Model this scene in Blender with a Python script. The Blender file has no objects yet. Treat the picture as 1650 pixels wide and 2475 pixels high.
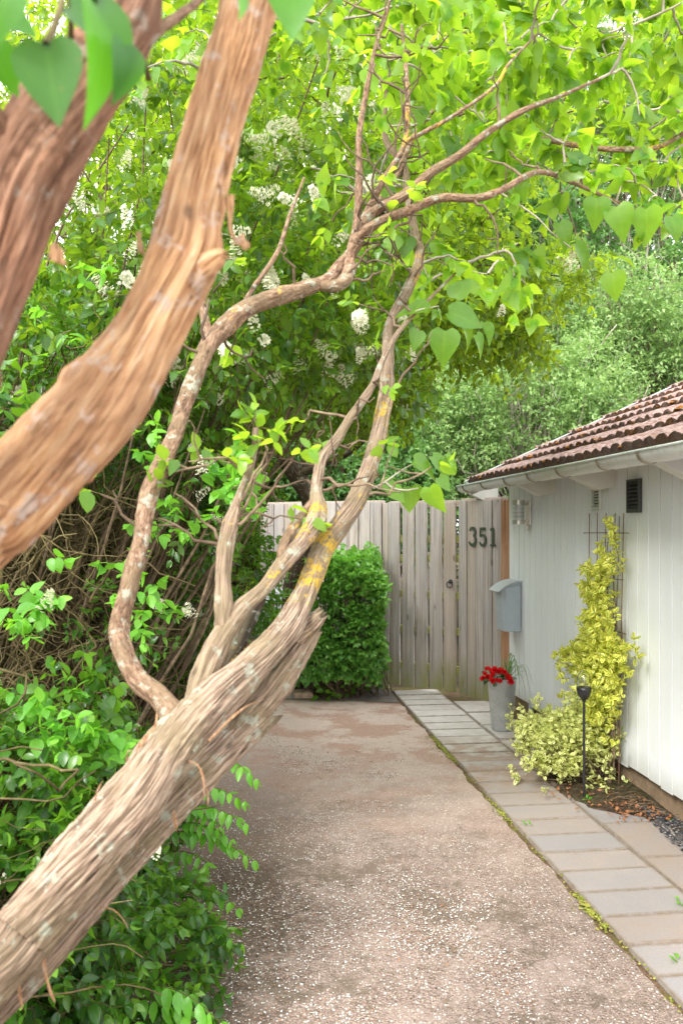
import bpy, math, random
import numpy as np
from mathutils import Vector, Matrix

rng = np.random.default_rng(7)
random.seed(7)
sc = bpy.context.scene
COL = sc.collection
R = math.radians
EYE = 1.54          # eye height
FP = 2000.0         # focal length in photo pixels
HOR = 1275.0

def P(px, py, d):
    """ray through the photograph, d metres ahead of the eye"""
    return np.array([(px - 825.0) / FP * d, d, EYE - (py - HOR) / FP * d])

# ------------------------------------------------------------------ nodes
def newmat(name):
    m = bpy.data.materials.new(name); m.use_nodes = True
    nt = m.node_tree; nt.nodes.clear()
    return m, nt
def N(nt, t, **kw):
    n = nt.nodes.new(t)
    for k, v in kw.items():
        if k == 'ins':
            for a, b in v.items():
                if hasattr(b, 'is_output') or isinstance(b, bpy.types.NodeSocket): nt.links.new(b, n.inputs[a])
                else: n.inputs[a].default_value = b
        else: setattr(n, k, v)
    return n
def c4(c): return (c[0], c[1], c[2], 1.0)
def ramp(nt, fac, stops, interp='LINEAR'):
    n = nt.nodes.new('ShaderNodeValToRGB'); n.color_ramp.interpolation = interp
    e = n.color_ramp.elements
    while len(e) > 1: e.remove(e[-1])
    e[0].position = stops[0][0]; e[0].color = c4(stops[0][1]) if not np.isscalar(stops[0][1]) else (stops[0][1],) * 3 + (1,)
    for p, c in stops[1:]:
        k = e.new(p); k.color = c4(c) if not np.isscalar(c) else (c, c, c, 1)
    if fac is not None: nt.links.new(fac, n.inputs[0])
    return n.outputs[0]
def mix(nt, fac, a, b, mode='MIX'):
    n = nt.nodes.new('ShaderNodeMix'); n.data_type = 'RGBA'; n.blend_type = mode
    for i, v in ((0, fac), (6, a), (7, b)):
        if isinstance(v, bpy.types.NodeSocket): nt.links.new(v, n.inputs[i])
        elif i == 0: n.inputs[0].default_value = v
        else: n.inputs[i].default_value = c4(v)
    return n.outputs[2]
def math_(nt, op, a, b=None):
    n = nt.nodes.new('ShaderNodeMath'); n.operation = op
    for i, v in enumerate((a, b)):
        if v is None: continue
        if isinstance(v, bpy.types.NodeSocket): nt.links.new(v, n.inputs[i])
        else: n.inputs[i].default_value = v
    return n.outputs[0]
def coords(nt, scale=(1, 1, 1), src='Object', attr=None, loc=(0, 0, 0)):
    if attr: o = N(nt, 'ShaderNodeAttribute', attribute_name=attr).outputs['Vector']
    elif src == 'World': o = N(nt, 'ShaderNodeNewGeometry').outputs['Position']
    else: o = N(nt, 'ShaderNodeTexCoord').outputs[src]
    mp = N(nt, 'ShaderNodeMapping', ins={'Vector': o, 'Scale': scale, 'Location': loc})
    return mp.outputs[0]
def noise(nt, vec, scale, detail=4, rough=.55, out='Fac', dist=0):
    n = N(nt, 'ShaderNodeTexNoise', ins={'Vector': vec, 'Scale': scale, 'Detail': detail, 'Roughness': rough, 'Distortion': dist})
    return n.outputs[0] if out == 'Fac' else n.outputs[1]
def finish(nt, color, rough=.6, bump=None, bstr=.3, bdist=.01, metallic=0, spec=.5, **kw):
    p = N(nt, 'ShaderNodeBsdfPrincipled')
    def s(k, v):
        if isinstance(v, bpy.types.NodeSocket): nt.links.new(v, p.inputs[k])
        elif k == 'Base Color': p.inputs[k].default_value = c4(v)
        else: p.inputs[k].default_value = v
    s('Base Color', color); s('Roughness', rough); s('Metallic', metallic); s('Specular IOR Level', spec)
    for k, v in kw.items(): s(k, v)
    if bump is not None:
        b = N(nt, 'ShaderNodeBump', ins={'Height': bump, 'Strength': bstr, 'Distance': bdist})
        nt.links.new(b.outputs[0], p.inputs['Normal'])
    o = N(nt, 'ShaderNodeOutputMaterial'); nt.links.new(p.outputs[0], o.inputs[0])
    return p

def leafmat(name, dark, mid, light, trans, tfac=.45, rough=.42, spec=.5, edge=None):
    m, nt = newmat(name)
    a = N(nt, 'ShaderNodeAttribute', attribute_name='rnd').outputs['Fac']
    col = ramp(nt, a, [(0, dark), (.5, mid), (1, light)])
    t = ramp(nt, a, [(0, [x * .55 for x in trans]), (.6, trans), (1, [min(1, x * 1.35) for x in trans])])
    e = N(nt, 'ShaderNodeAttribute', attribute_name='edge').outputs['Fac']
    # mid vein lighter, blotches
    nz = noise(nt, coords(nt, (1, 1, 1), 'World'), 60, 3)
    col = mix(nt, .35, col, ramp(nt, nz, [(.3, [x * .6 for x in mid]), (.7, [min(1, x * 1.4) for x in mid])]))
    if edge is not None:
        nn = math_(nt, 'ADD', e, math_(nt, 'MULTIPLY', math_(nt, 'SUBTRACT', nz, .5), .7))
        ef = ramp(nt, nn, [(.22, 0.), (.40, 1.)])
        col = mix(nt, ef, col, edge); t = mix(nt, ef, t, edge)
    else:
        vf = ramp(nt, e, [(0., .35), (.12, 0.)])
        col = mix(nt, vf, col, light)
    bl = noise(nt, coords(nt, (1, 1, 1), 'World', loc=(2, 7, 5)), 95, 3)
    col = mix(nt, ramp(nt, bl, [(.66, 0.), (.72, .6)]), col, (.22, .16, .04))
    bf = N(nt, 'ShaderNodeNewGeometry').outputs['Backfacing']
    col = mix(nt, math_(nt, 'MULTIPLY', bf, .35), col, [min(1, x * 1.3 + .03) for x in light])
    p = N(nt, 'ShaderNodeBsdfPrincipled', ins={'Base Color': col, 'Roughness': rough, 'Specular IOR Level': spec})
    tr = N(nt, 'ShaderNodeBsdfTranslucent', ins={'Color': t})
    mx = N(nt, 'ShaderNodeMixShader', ins={0: tfac, 1: p.outputs[0], 2: tr.outputs[0]})
    o = N(nt, 'ShaderNodeOutputMaterial'); nt.links.new(mx.outputs[0], o.inputs[0])
    return m

M = {}
M['lilac'] = leafmat('lilac_leaf', (.022, .085, .024), (.08, .21, .022), (.23, .39, .04), (.50, .74, .03), .55, .32)
M['near_leaf'] = leafmat('near_leaf', (.015, .07, .012), (.03, .14, .012), (.10, .26, .02), (.14, .42, .01), .5, .4)
M['privet'] = leafmat('privet_leaf', (.010, .042, .009), (.032, .115, .013), (.16, .32, .028), (.22, .46, .015), .38, .32)
M['privet_mid'] = leafmat('privet_mid_leaf', (.014, .05, .008), (.05, .15, .012), (.24, .39, .03), (.32, .52, .015), .42, .32)
M['privet_shoot'] = leafmat('privet_shoot_leaf', (.05, .2, .02), (.11, .33, .03), (.22, .46, .05), (.28, .65, .03), .42, .4)
M['canopy'] = leafmat('canopy_leaf', (.012, .045, .008), (.050, .14, .012), (.24, .36, .025), (.42, .60, .02), .55, .4)
M['clipped'] = leafmat('clipped_leaf', (.04, .15, .024), (.14, .36, .055), (.34, .58, .11), (.2, .5, .04), .32, .3)
M['backlight'] = leafmat('background_leaf_pale', (.035, .085, .025), (.15, .27, .07), (.40, .54, .19), (.26, .44, .09), .36, .5)
M['backdark'] = leafmat('background_leaf_dark', (.03, .09, .03), (.08, .20, .05), (.21, .38, .10), (.2, .42, .06), .4, .45)
M['euonymus'] = leafmat('euonymus_leaf', (.10, .24, .02), (.22, .40, .03), (.50, .58, .06), (.5, .62, .03), .35, .35, edge=(.92, .86, .18))
M['euopale'] = leafmat('euonymus_pale_leaf', (.12, .26, .03), (.26, .42, .06), (.52, .60, .16), (.5, .6, .1), .3, .35, edge=(.92, .89, .38))
M['begonia_leaf'] = leafmat('begonia_leaf', (.02, .07, .02), (.04, .13, .03), (.1, .22, .06), (.08, .22, .03), .3, .3)
M['spider'] = leafmat('spider_leaf', (.09, .2, .06), (.16, .3, .1), (.3, .42, .2), (.25, .42, .15), .35, .4)

def petalmat(name, col, t=.3):
    m, nt = newmat(name)
    a = N(nt, 'ShaderNodeAttribute', attribute_name='rnd').outputs['Fac']
    c = mix(nt, a, [x * .8 for x in col], col)
    p = N(nt, 'ShaderNodeBsdfPrincipled', ins={'Base Color': c, 'Roughness': .6})
    tr = N(nt, 'ShaderNodeBsdfTranslucent', ins={'Color': c})
    mx = N(nt, 'ShaderNodeMixShader', ins={0: t, 1: p.outputs[0], 2: tr.outputs[0]})
    o = N(nt, 'ShaderNodeOutputMaterial'); nt.links.new(mx.outputs[0], o.inputs[0])
    return m
M['blossom'] = petalmat('privet_blossom', (.88, .87, .68))
M['red'] = petalmat('red_petal', (.85, .012, .02), .2)
M['litter'] = petalmat('dry_leaf', (.38, .15, .06), .1)
M['petal'] = petalmat('fallen_petal', (.82, .8, .74), .1)

def barkmat(name, cols, lich=(.52, .30, .02), grey=(.42, .46, .36), scale=1.0, fib=150, along=1.0):
    m, nt = newmat(name)
    v = coords(nt, (1, 1, 1), attr='bk')
    st = coords(nt, (fib * scale, fib * scale, 9. * along * scale), attr='bk')
    f1 = noise(nt, st, 1.0, 6, .65, dist=.6)
    st2 = coords(nt, (fib * 2.6 * scale, fib * 2.6 * scale, 22.0 * along * scale), attr='bk')
    f2 = noise(nt, st2, 1.0, 4, .6, dist=.3)
    big = noise(nt, v, 11.0 * scale, 3)
    f = math_(nt, 'ADD', math_(nt, 'MULTIPLY', f1, .62), math_(nt, 'MULTIPLY', f2, .38))
    c = ramp(nt, f, [(.36, cols[0]), (.46, cols[1]), (.55, cols[2]), (.66, cols[3])])
    c = mix(nt, ramp(nt, big, [(.42, 0.), (.62, .65)]), c, mix(nt, f1, cols[1], cols[4]))
    kn = N(nt, 'ShaderNodeTexVoronoi', ins={'Vector': coords(nt, (1, 1, .55), attr='bk'), 'Scale': 16.0 * scale}).outputs['Distance']
    c = mix(nt, ramp(nt, kn, [(.05, .6), (.12, 0.)]), c, [x * .5 for x in cols[0]])
    la = N(nt, 'ShaderNodeAttribute', attribute_name='lich').outputs['Fac']
    wn = noise(nt, coords(nt, (1, 1, 1), 'World'), 120, 5, .7)
    wn2 = noise(nt, coords(nt, (1, 1, 1), 'World', loc=(5, 3, 1)), 16, 3, .6)
    lf = math_(nt, 'ADD', math_(nt, 'ADD', math_(nt, 'MULTIPLY', wn, .6), math_(nt, 'MULTIPLY', wn2, .6)), math_(nt, 'MULTIPLY', math_(nt, 'SUBTRACT', la, 1.), .3))
    c = mix(nt, ramp(nt, lf, [(.60, 0.), (.65, .85)]), c, mix(nt, f2, lich, (.62, .42, .05)))
    wn3 = noise(nt, coords(nt, (1, 1, 1), 'World', loc=(1, 9, 4)), 28, 5, .7)
    c = mix(nt, ramp(nt, wn3, [(.57, 0.), (.63, .55)]), c, grey)
    finish(nt, c, .9, bump=f, bstr=1., bdist=.008, spec=.2)
    return m
M['bark_lean'] = barkmat('leaning_trunk_bark', [(.035, .024, .016), (.19, .13, .085), (.40, .29, .205), (.54, .43, .32), (.27, .23, .115)], fib=260, scale=1.0)
M['bark_near'] = barkmat('orange_bark', [(.07, .034, .019), (.36, .175, .08), (.60, .36, .18), (.66, .50, .33), (.36, .24, .15)], fib=110, grey=(.5, .42, .36))
M['bark_near_dark'] = barkmat('brown_bark', [(.04, .02, .013), (.17, .08, .045), (.33, .17, .10), (.46, .28, .18), (.2, .13, .09)], fib=110, grey=(.35, .3, .24))
M['bark_branch'] = barkmat('smooth_branch_bark', [(.05, .03, .02), (.17, .10, .06), (.30, .19, .12), (.40, .29, .20), (.20, .17, .09)], fib=90, scale=1.2, along=4)
M['bark_dark'] = barkmat('dark_bark', [(.02, .014, .01), (.05, .035, .025), (.10, .07, .045), (.15, .11, .07), (.08, .08, .04)])

def twigmat(name, a, b):
    m, nt = newmat(name)
    f = noise(nt, coords(nt, (1, 1, 1), 'World'), 40, 3)
    f2 = noise(nt, coords(nt, (1, 1, 1), 'World'), 3, 2)
    c = mix(nt, ramp(nt, f, [(.35, 0.), (.65, 1.)]), a, b)
    c = mix(nt, ramp(nt, f2, [(.4, 0.), (.6, .7)]), c, [x * .55 for x in a])
    finish(nt, c, .85, spec=.2); return m
M['twig'] = twigmat('twig_olive', (.09, .065, .03), (.18, .145, .06))
M['twig_brown'] = twigmat('twig_brown', (.12, .08, .05), (.26, .19, .12))
M['twig_grey'] = twigmat('twig_grey', (.30, .26, .20), (.5, .44, .36))

# ------------------------------------------------------------------ mesh building
def mesh_obj(name, V, F, mat, parent=None, attrs=None, smooth=False, kind=None, loc=None):
    """F: list of int arrays (k,3) or (k,4) or one (k,n)"""
    V = np.asarray(V, dtype=np.float32)
    if not isinstance(F, list): F = [F]
    F = [np.asarray(f, dtype=np.int32) for f in F if len(f)]
    me = bpy.data.meshes.new(name)
    me.vertices.add(len(V)); me.vertices.foreach_set('co', V.ravel())
    nl = sum(f.size for f in F); npoly = sum(len(f) for f in F)
    me.loops.add(nl); me.polygons.add(npoly)
    me.loops.foreach_set('vertex_index', np.concatenate([f.ravel() for f in F]))
    tot = np.concatenate([np.full(len(f), f.shape[1], dtype=np.int32) for f in F])
    st = np.concatenate([[0], np.cumsum(tot)[:-1]]).astype(np.int32)
    me.polygons.foreach_set('loop_start', st)
    me.update(calc_edges=True)
    me.polygons.foreach_set('use_smooth', np.full(npoly, bool(smooth)))
    for k, a in (attrs or {}).items():
        a = np.asarray(a, dtype=np.float32)
        if a.ndim == 2: me.attributes.new(k, 'FLOAT_VECTOR', 'POINT').data.foreach_set('vector', a.ravel())
        else: me.attributes.new(k, 'FLOAT', 'POINT').data.foreach_set('value', a)
    me.materials.append(mat)
    me.validate()
    o = bpy.data.objects.new(name, me); COL.objects.link(o)
    if parent is not None: o.parent = parent
    if kind: o['kind'] = kind
    if loc is not None: o.location = loc
    return o
def thing(name, label, cat, loc=(0, 0, 0), rz=0, group=None):
    o = bpy.data.objects.new(name, None); COL.objects.link(o)
    o.empty_display_size = .1
    o.location = loc; o.rotation_euler = (0, 0, rz); tag(o, label, cat, group); return o
def tag(o, label, cat, group=None):
    o['label'] = label; o['category'] = cat
    if group: o['group'] = group
    return o

class MB:
    """collects boxes, lathes, tubes into one mesh"""
    def __init__(s): s.V = []; s.F = []; s.n = 0
    def add(s, V, F):
        V = np.asarray(V, float)
        for f in (F if isinstance(F, list) else [F]):
            s.F.append(np.asarray(f, int) + s.n)
        s.V.append(V); s.n += len(V)
    def box(s, x0, x1, y0, y1, z0, z1, rot=None, jit=0):
        V = np.array([[x, y, z] for x in (x0, x1) for y in (y0, y1) for z in (z0, z1)], float)
        if jit: V += rng.normal(0, jit, V.shape)
        if rot is not None:
            c = V.mean(0); V = (V - c) @ np.array(rot).T + c
        s.add(V, np.array([[0, 1, 3, 2], [4, 6, 7, 5], [0, 4, 5, 1], [2, 3, 7, 6], [0, 2, 6, 4], [1, 5, 7, 3]]))
    def lathe(s, prof, n=32, c=(0, 0, 0), a0=0, a1=2 * math.pi):
        full = abs(a1 - a0 - 2 * math.pi) < 1e-6
        k = n if full else n + 1
        A = a0 + (a1 - a0) * np.arange(k) / n
        V = np.array([[r * math.cos(a) + c[0], r * math.sin(a) + c[1], z + c[2]] for r, z in prof for a in A])
        F = []
        for i in range(len(prof) - 1):
            for j in range(n):
                j2 = (j + 1) % k
                F.append([i * k + j, i * k + j2, (i + 1) * k + j2, (i + 1) * k + j])
        s.add(V, np.array(F))
    def tube(s, pts, r, n=10, caps=True):
        pts = np.asarray(pts, float); r = np.broadcast_to(np.asarray(r, float), (len(pts),))
        V, F = tube_arrays(pts[None], r[None], n)
        s.add(V, F)
        if caps:
            s.add(V[:n], np.arange(n)[::-1][None]); s.add(V[-n:], np.arange(n)[None])
    def prism(s, poly, z0, z1, axis=2):
        """extrude 2d polygon (list) ; axis = extrude axis"""
        n = len(poly); V = []
        for z in (z0, z1):
            for p in poly:
                q = list(p); q.insert(axis, z); V.append(q)
        F = [[i, (i + 1) % n, (i + 1) % n + n, i + n] for i in range(n)]
        s.add(V, [np.array(F), np.arange(n)[::-1][None], (np.arange(n) + n)[None]])
    def build(s, name, mat, parent=None, smooth=False, bevel=0, kind=None, attrs=None, solid=0, autosmooth=False):
        by = {}
        for f in s.F: by.setdefault(f.shape[1], []).append(f)
        F = [np.concatenate(v) for v in by.values()]
        o = mesh_obj(name, np.concatenate(s.V), F, mat, parent, attrs, smooth, kind)
        if solid:
            md = o.modifiers.new('s', 'SOLIDIFY'); md.thickness = solid; md.offset = 0
        if bevel:
            md = o.modifiers.new('b', 'BEVEL'); md.width = bevel; md.segments = 2; md.limit_method = 'ANGLE'; md.angle_limit = R(40)
        return o

def norm(v): return v / (np.linalg.norm(v, axis=-1, keepdims=True) + 1e-9)

def tube_arrays(Pt, Rd, sides):
    """Pt (N,K,3), Rd (N,K)"""
    Nn, K, _ = Pt.shape
    T = np.gradient(Pt, axis=1); T = norm(T)
    ref = np.array([.31, .22, .92]) + np.zeros_like(T)
    A = norm(np.cross(T, ref)); B = np.cross(T, A)
    an = 2 * np.pi * np.arange(sides) / sides
    V = Pt[:, :, None, :] + Rd[:, :, None, None] * (A[:, :, None, :] * np.cos(an)[None, None, :, None] + B[:, :, None, :] * np.sin(an)[None, None, :, None])
    idx = np.arange(Nn * K * sides).reshape(Nn, K, sides)
    a = idx[:, :-1, :]; b = np.roll(idx, -1, axis=2)[:, :-1, :]; c = np.roll(idx, -1, axis=2)[:, 1:, :]; d = idx[:, 1:, :]
    return V.reshape(-1, 3), np.stack([a, b, c, d], -1).reshape(-1, 4)

# numpy value noise 3d
_perm = rng.random((64, 64, 64))
def vnoise(p):
    p = np.asarray(p); i = np.floor(p).astype(int); f = p - i; f = f * f * (3 - 2 * f)
    out = 0
    for dx in (0, 1):
        for dy in (0, 1):
            for dz in (0, 1):
                w = (f[..., 0] if dx else 1 - f[..., 0]) * (f[..., 1] if dy else 1 - f[..., 1]) * (f[..., 2] if dz else 1 - f[..., 2])
                out = out + w * _perm[(i[..., 0] + dx) % 64, (i[..., 1] + dy) % 64, (i[..., 2] + dz) % 64]
    return out
def fbm(p, o=3):
    a = 0; w = 1; t = 0
    for k in range(o):
        a = a + w * vnoise(p * (2.03 ** k) + k * 7.3); t += w; w *= .5
    return a / t

def spline(cp, n):
    cp = np.asarray(cp, float)
    q = np.vstack([2 * cp[0] - cp[1], cp, 2 * cp[-1] - cp[-2]])
    seg = len(cp) - 1; out = []
    ts = np.linspace(0, seg, n)
    for t in ts:
        i = min(int(t), seg - 1); u = t - i
        p0, p1, p2, p3 = q[i], q[i + 1], q[i + 2], q[i + 3]
        out.append(.5 * ((2 * p1) + (-p0 + p2) * u + (2 * p0 - 5 * p1 + 4 * p2 - p3) * u * u + (-p0 + 3 * p1 - 3 * p2 + p3) * u ** 3))
    return np.array(out)

def limb(name, cps, mat, parent, ns=40, step=.012, amp=.08, ridge=7., stretch=3.0, knots=.06, jag=0, seed=0, wob=.0, end_round=True):
    """cps: rows (x,y,z,radius,lichen). Furrowed tapered limb."""
    cps = np.array(cps, float)
    L = np.linalg.norm(np.diff(cps[:, :3], axis=0), axis=1).sum()
    n = max(12, int(L / step))
    S = spline(cps, n); pts = S[:, :3]; rad = np.maximum(S[:, 3], .0012); li = np.clip(S[:, 4], 0, 1.2)
    T = norm(np.gradient(pts, axis=0))
    A = np.zeros_like(T); a = np.cross(T[0], [0, .3, 1.]); a /= np.linalg.norm(a)
    for i in range(n):
        a = a - T[i] * np.dot(a, T[i]); a /= np.linalg.norm(a); A[i] = a
    B = np.cross(T, A)
    s = np.concatenate([[0], np.cumsum(np.linalg.norm(np.diff(pts, axis=0), axis=1))])
    th = 2 * np.pi * np.arange(ns) / ns
    TH = th[None, :] + 1.1 * (fbm(np.stack([s * 2 + seed, s * 0 + 3.1, s * 0], -1), 2)[:, None] - .5) * 2
    ct, st = np.cos(TH), np.sin(TH)
    Rr = rad[:, None] * np.ones((1, ns)); SS = s[:, None] * np.ones((1, ns))
    rm = rad.mean()
    q = np.stack([ct * ridge * .5 + seed * 3.7, st * ridge * .5 + seed, SS / (rm * stretch)], -1)
    d1 = 1 - 2 * np.abs(fbm(q, 3) - .5) * 2          # ridged
    q2 = np.stack([ct * 1.3 + seed, st * 1.3, SS / (rm * 4)], -1)
    d2 = fbm(q2, 3) - .5
    q3 = np.stack([ct * 1.0, st * 1.0 + seed * 2, SS / (rm * 1.2) + 5], -1)
    d3 = np.clip(vnoise(q3) - .72, 0, 1) * 3
    rr = Rr * (1 + amp * (d1 - .6) + .45 * d2 + knots * d3)
    if jag:
        m = int(n * .08) + 2
        e = np.clip((np.arange(n) - (n - m)) / m, 0, 1)[:, None]
        rr = rr * (1 - e * .25 * vnoise(np.stack([ct * 3, st * 3, SS * 0 + seed], -1)))
    V = pts[:, None, :] + rr[..., None] * (A[:, None, :] * np.cos(th)[None, :, None] + B[:, None, :] * np.sin(th)[None, :, None])
    if jag:
        V[-1] += T[-1] * ((vnoise(np.stack([np.cos(th) * 4, np.sin(th) * 4, th * 0 + seed], -1)) - .4) * jag)[:, None]
    if wob: pass
    idx = np.arange(n * ns).reshape(n, ns)
    F = np.stack([idx[:-1], np.roll(idx, -1, 1)[:-1], np.roll(idx, -1, 1)[1:], idx[1:]], -1).reshape(-1, 4)
    bk = np.stack([ct * rm, st * rm, SS], -1).reshape(-1, 3) + seed * .37
    V = V.reshape(-1, 3)
    # end cap
    cen = V[-ns:].mean(0) - (T[-1] * jag * .5 if jag else -T[-1] * rad[-1] * .5)
    V = np.vstack([V, cen]); bk = np.vstack([bk, bk[-1] + [.01, .01, .0]])
    ci = len(V) - 1; last = idx[-1]
    cap = np.stack([last, np.roll(last, -1), np.full(ns, ci)], -1)
    lc = np.append((li[:, None] * np.ones((1, ns))).ravel(), li[-1])
    o = mesh_obj(name, V, [F, cap], mat, parent, {'bk': bk, 'lich': lc}, smooth=True)
    return o, S

def pxl(rows, ext=None):
    """rows (px,py,depth,width_px[,lichen]) -> world rows"""
    out = list(ext or [])
    for r in rows:
        p = P(*r[:3]); out.append([*p, r[3] * .5 * r[2] / FP, r[4] if len(r) > 4 else 0])
    return out

# ------------------------------------------------------------------ leaves
def leaf_template(rows, fold=.25, curl=.35, cup=0):
    V = []; E = []
    for yc, ys, w in rows:
        if w <= 0: V.append([0, yc, -curl * yc * yc]); E.append(0); continue
        V += [[-w, ys, fold * w - curl * ys * abs(ys)], [0, yc, -curl * yc * yc], [w, ys, fold * w - curl * ys * abs(ys)]]
        E += [1, 0, 1]
    F4 = []; F3 = []; i = 0; starts = []
    for r in rows:
        starts.append((i, 1 if r[2] <= 0 else 3)); i += starts[-1][1]
    for (a, na), (b, nb) in zip(starts[:-1], starts[1:]):
        if na == 3 and nb == 3: F4 += [[a, a + 1, b + 1, b], [a + 1, a + 2, b + 2, b + 1]]
        elif na == 3: F3 += [[a, a + 1, b], [a + 1, a + 2, b]]
        elif nb == 3: F3 += [[a, b + 1, b], [a, b + 2, b + 1]]
    return np.array(V, float), [np.array(f) for f in (F4, F3) if f], np.array(E, float)
HEART = leaf_template([(0, -.10, .20), (.04, .0, .36), (.16, .13, .45), (.36, .33, .43), (.58, .56, .31), (.80, .79, .15), (1, 1, 0)], .22, .28)
OVAL = leaf_template([(0, 0, 0), (.2, .2, .2), (.48, .48, .26), (.76, .76, .17), (1, 1, 0)], .35, .25)
OVALW = leaf_template([(0, 0, 0), (.22, .22, .27), (.52, .52, .33), (.8, .8, .2), (1, 1, 0)], .25, .2)
LANCE = leaf_template([(0, 0, 0), (.25, .25, .15), (.55, .55, .16), (1, 1, 0)], .3, .4)
DIA = leaf_template([(0, 0, 0), (.45, .45, .3), (1, 1, 0)], .3, .3)

class Leaves:
    def __init__(s): s.pos = []; s.dir = []; s.nor = []; s.siz = []; s.rnd = []
    def add(s, pos, dr, nor, siz, rnd):
        s.pos.append(np.atleast_2d(pos)); s.dir.append(np.atleast_2d(dr)); s.nor.append(np.atleast_2d(nor)); s.siz.append(np.atleast_1d(siz)); s.rnd.append(np.atleast_1d(rnd))
    def build(s, name, tpl, mat, parent=None, keep=None, **kw):
        pos = np.vstack(s.pos); dr = norm(np.vstack(s.dir)); nor = np.vstack(s.nor); siz = np.concatenate(s.siz); rnd = np.concatenate(s.rnd)
        if keep is not None:
            k = keep(pos); pos, dr, nor, siz, rnd = pos[k], dr[k], nor[k], siz[k], rnd[k]
        if len(pos) == 0: return None
        X = norm(np.cross(dr, nor)); Z = np.cross(X, dr)
        TV, TF, TE = tpl
        # small shape variety
        wv = rng.uniform(.85, 1.12, len(pos))
        bz = rng.normal(-.05, .22, len(pos))[:, None, None]; tw_ = rng.normal(0, .35, len(pos))[:, None, None]; sb = rng.normal(0, .12, len(pos))[:, None, None]
        tx, ty = TV[None, :, 0:1], TV[None, :, 1:2]
        V = pos[:, None, :] + siz[:, None, None] * ((bz * ty * ty + tw_ * tx * ty) * Z[:, None, :] + sb * ty * ty * X[:, None, :] + TV[None, :, 0:1] * wv[:, None, None] * X[:, None, :] + TV[None, :, 1:2] * dr[:, None, :] + TV[None, :, 2:3] * rng.uniform(.4, 1.5, len(pos))[:, None, None] * Z[:, None, :])
        k = len(TV); off = (np.arange(len(pos)) * k)[:, None, None]
        F = [(f[None] + off).reshape(-1, f.shape[1]) for f in TF]
        return mesh_obj(name, V.reshape(-1, 3), F, mat, parent, {'rnd': np.repeat(np.clip(rnd, 0, 1), k), 'edge': np.tile(TE, len(pos))}, smooth=True, **kw)

UP = np.array([0, 0, 1.0])
def sprigs(c, d, nodes, sp, size, droop=.25, sag=.02, spread=1.0, rnd=None, jit=.25, lv=None, tips=True, planar=False, nrm=None):
    """c,d (N,3): vectorised short shoots with opposite leaves. returns Leaves, stem points"""
    n = len(c); d = norm(d); lv = lv or Leaves()
    if rnd is None: rnd = rng.random(n)
    K = nodes + 1
    t = np.arange(K)[None, :, None] * sp
    pts = c[:, None, :] + d[:, None, :] * t - UP * (sag * (np.arange(K) ** 1.7)[None, :, None] * sp * 4)
    pts = pts + rng.normal(0, sp * .12, pts.shape) * (np.arange(K) > 0)[None, :, None]
    S0 = norm(np.cross(d, UP + rng.normal(0, .35, d.shape))); S1 = np.cross(d, S0)
    for k in range(1, K):
        T = norm(pts[:, k] - pts[:, k - 1])
        S = S0 if (planar or k % 2) else S1
        for sg in (-1, 1):
            ld = T * .55 + sg * S * spread - UP * droop + rng.normal(0, jit, T.shape)
            nr = norm(np.cross(T, ld)) * sg
            nr = nr * np.where((nr @ UP)[:, None] < 0, -1, 1) + UP * .6 + rng.normal(0, jit * .8, T.shape)
            sz = size * rng.uniform(.7, 1.15, n) * (1 - .35 * (k / K) ** 2)
            lv.add(pts[:, k], ld, nr, sz, rnd * .75 + .25 * rng.random(n) + .25 * (k / K) - .12)
    if tips:
        T = norm(pts[:, -1] - pts[:, -2])
        lv.add(pts[:, -1], T - UP * droop * .5 + rng.normal(0, .2, T.shape), np.cross(T, S0) + UP * .5, size * .7 * np.ones(n), np.minimum(1, rnd + .25))
    return lv, pts

def in_ell(n, c, r, shell=0.0):
    """random points in an ellipsoid, shell>0 pushes outwards"""
    v = norm(rng.normal(size=(n, 3))); u = rng.random(n) ** (1 / 3)
    u = shell + (1 - shell) * u if shell else u
    return np.array(c) + v * u[:, None] * np.array(r), v

def stems_mesh(name, pts, r0, r1, mat, parent, sides=4):
    K = pts.shape[1]; rad = np.linspace(r0, r1, K)[None, :] * np.ones((len(pts), 1))
    V, F = tube_arrays(pts, rad, sides)
    return mesh_obj(name, V, F, mat, parent, smooth=True)

def connect(starts, ends, K=9, bend=.15, wig=.02):
    """curvy polylines from starts to ends"""
    n = len(starts); t = np.linspace(0, 1, K)[None, :, None]
    mid = (starts + ends) / 2 + rng.normal(0, 1, starts.shape) * bend * np.linalg.norm(ends - starts, axis=1, keepdims=True) * .5
    P_ = (1 - t) ** 2 * starts[:, None] + 2 * t * (1 - t) * mid[:, None] + t * t * ends[:, None]
    w = rng.normal(0, wig, P_.shape); w[:, 0] = 0; w[:, -1] = 0
    return P_ + w

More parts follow.
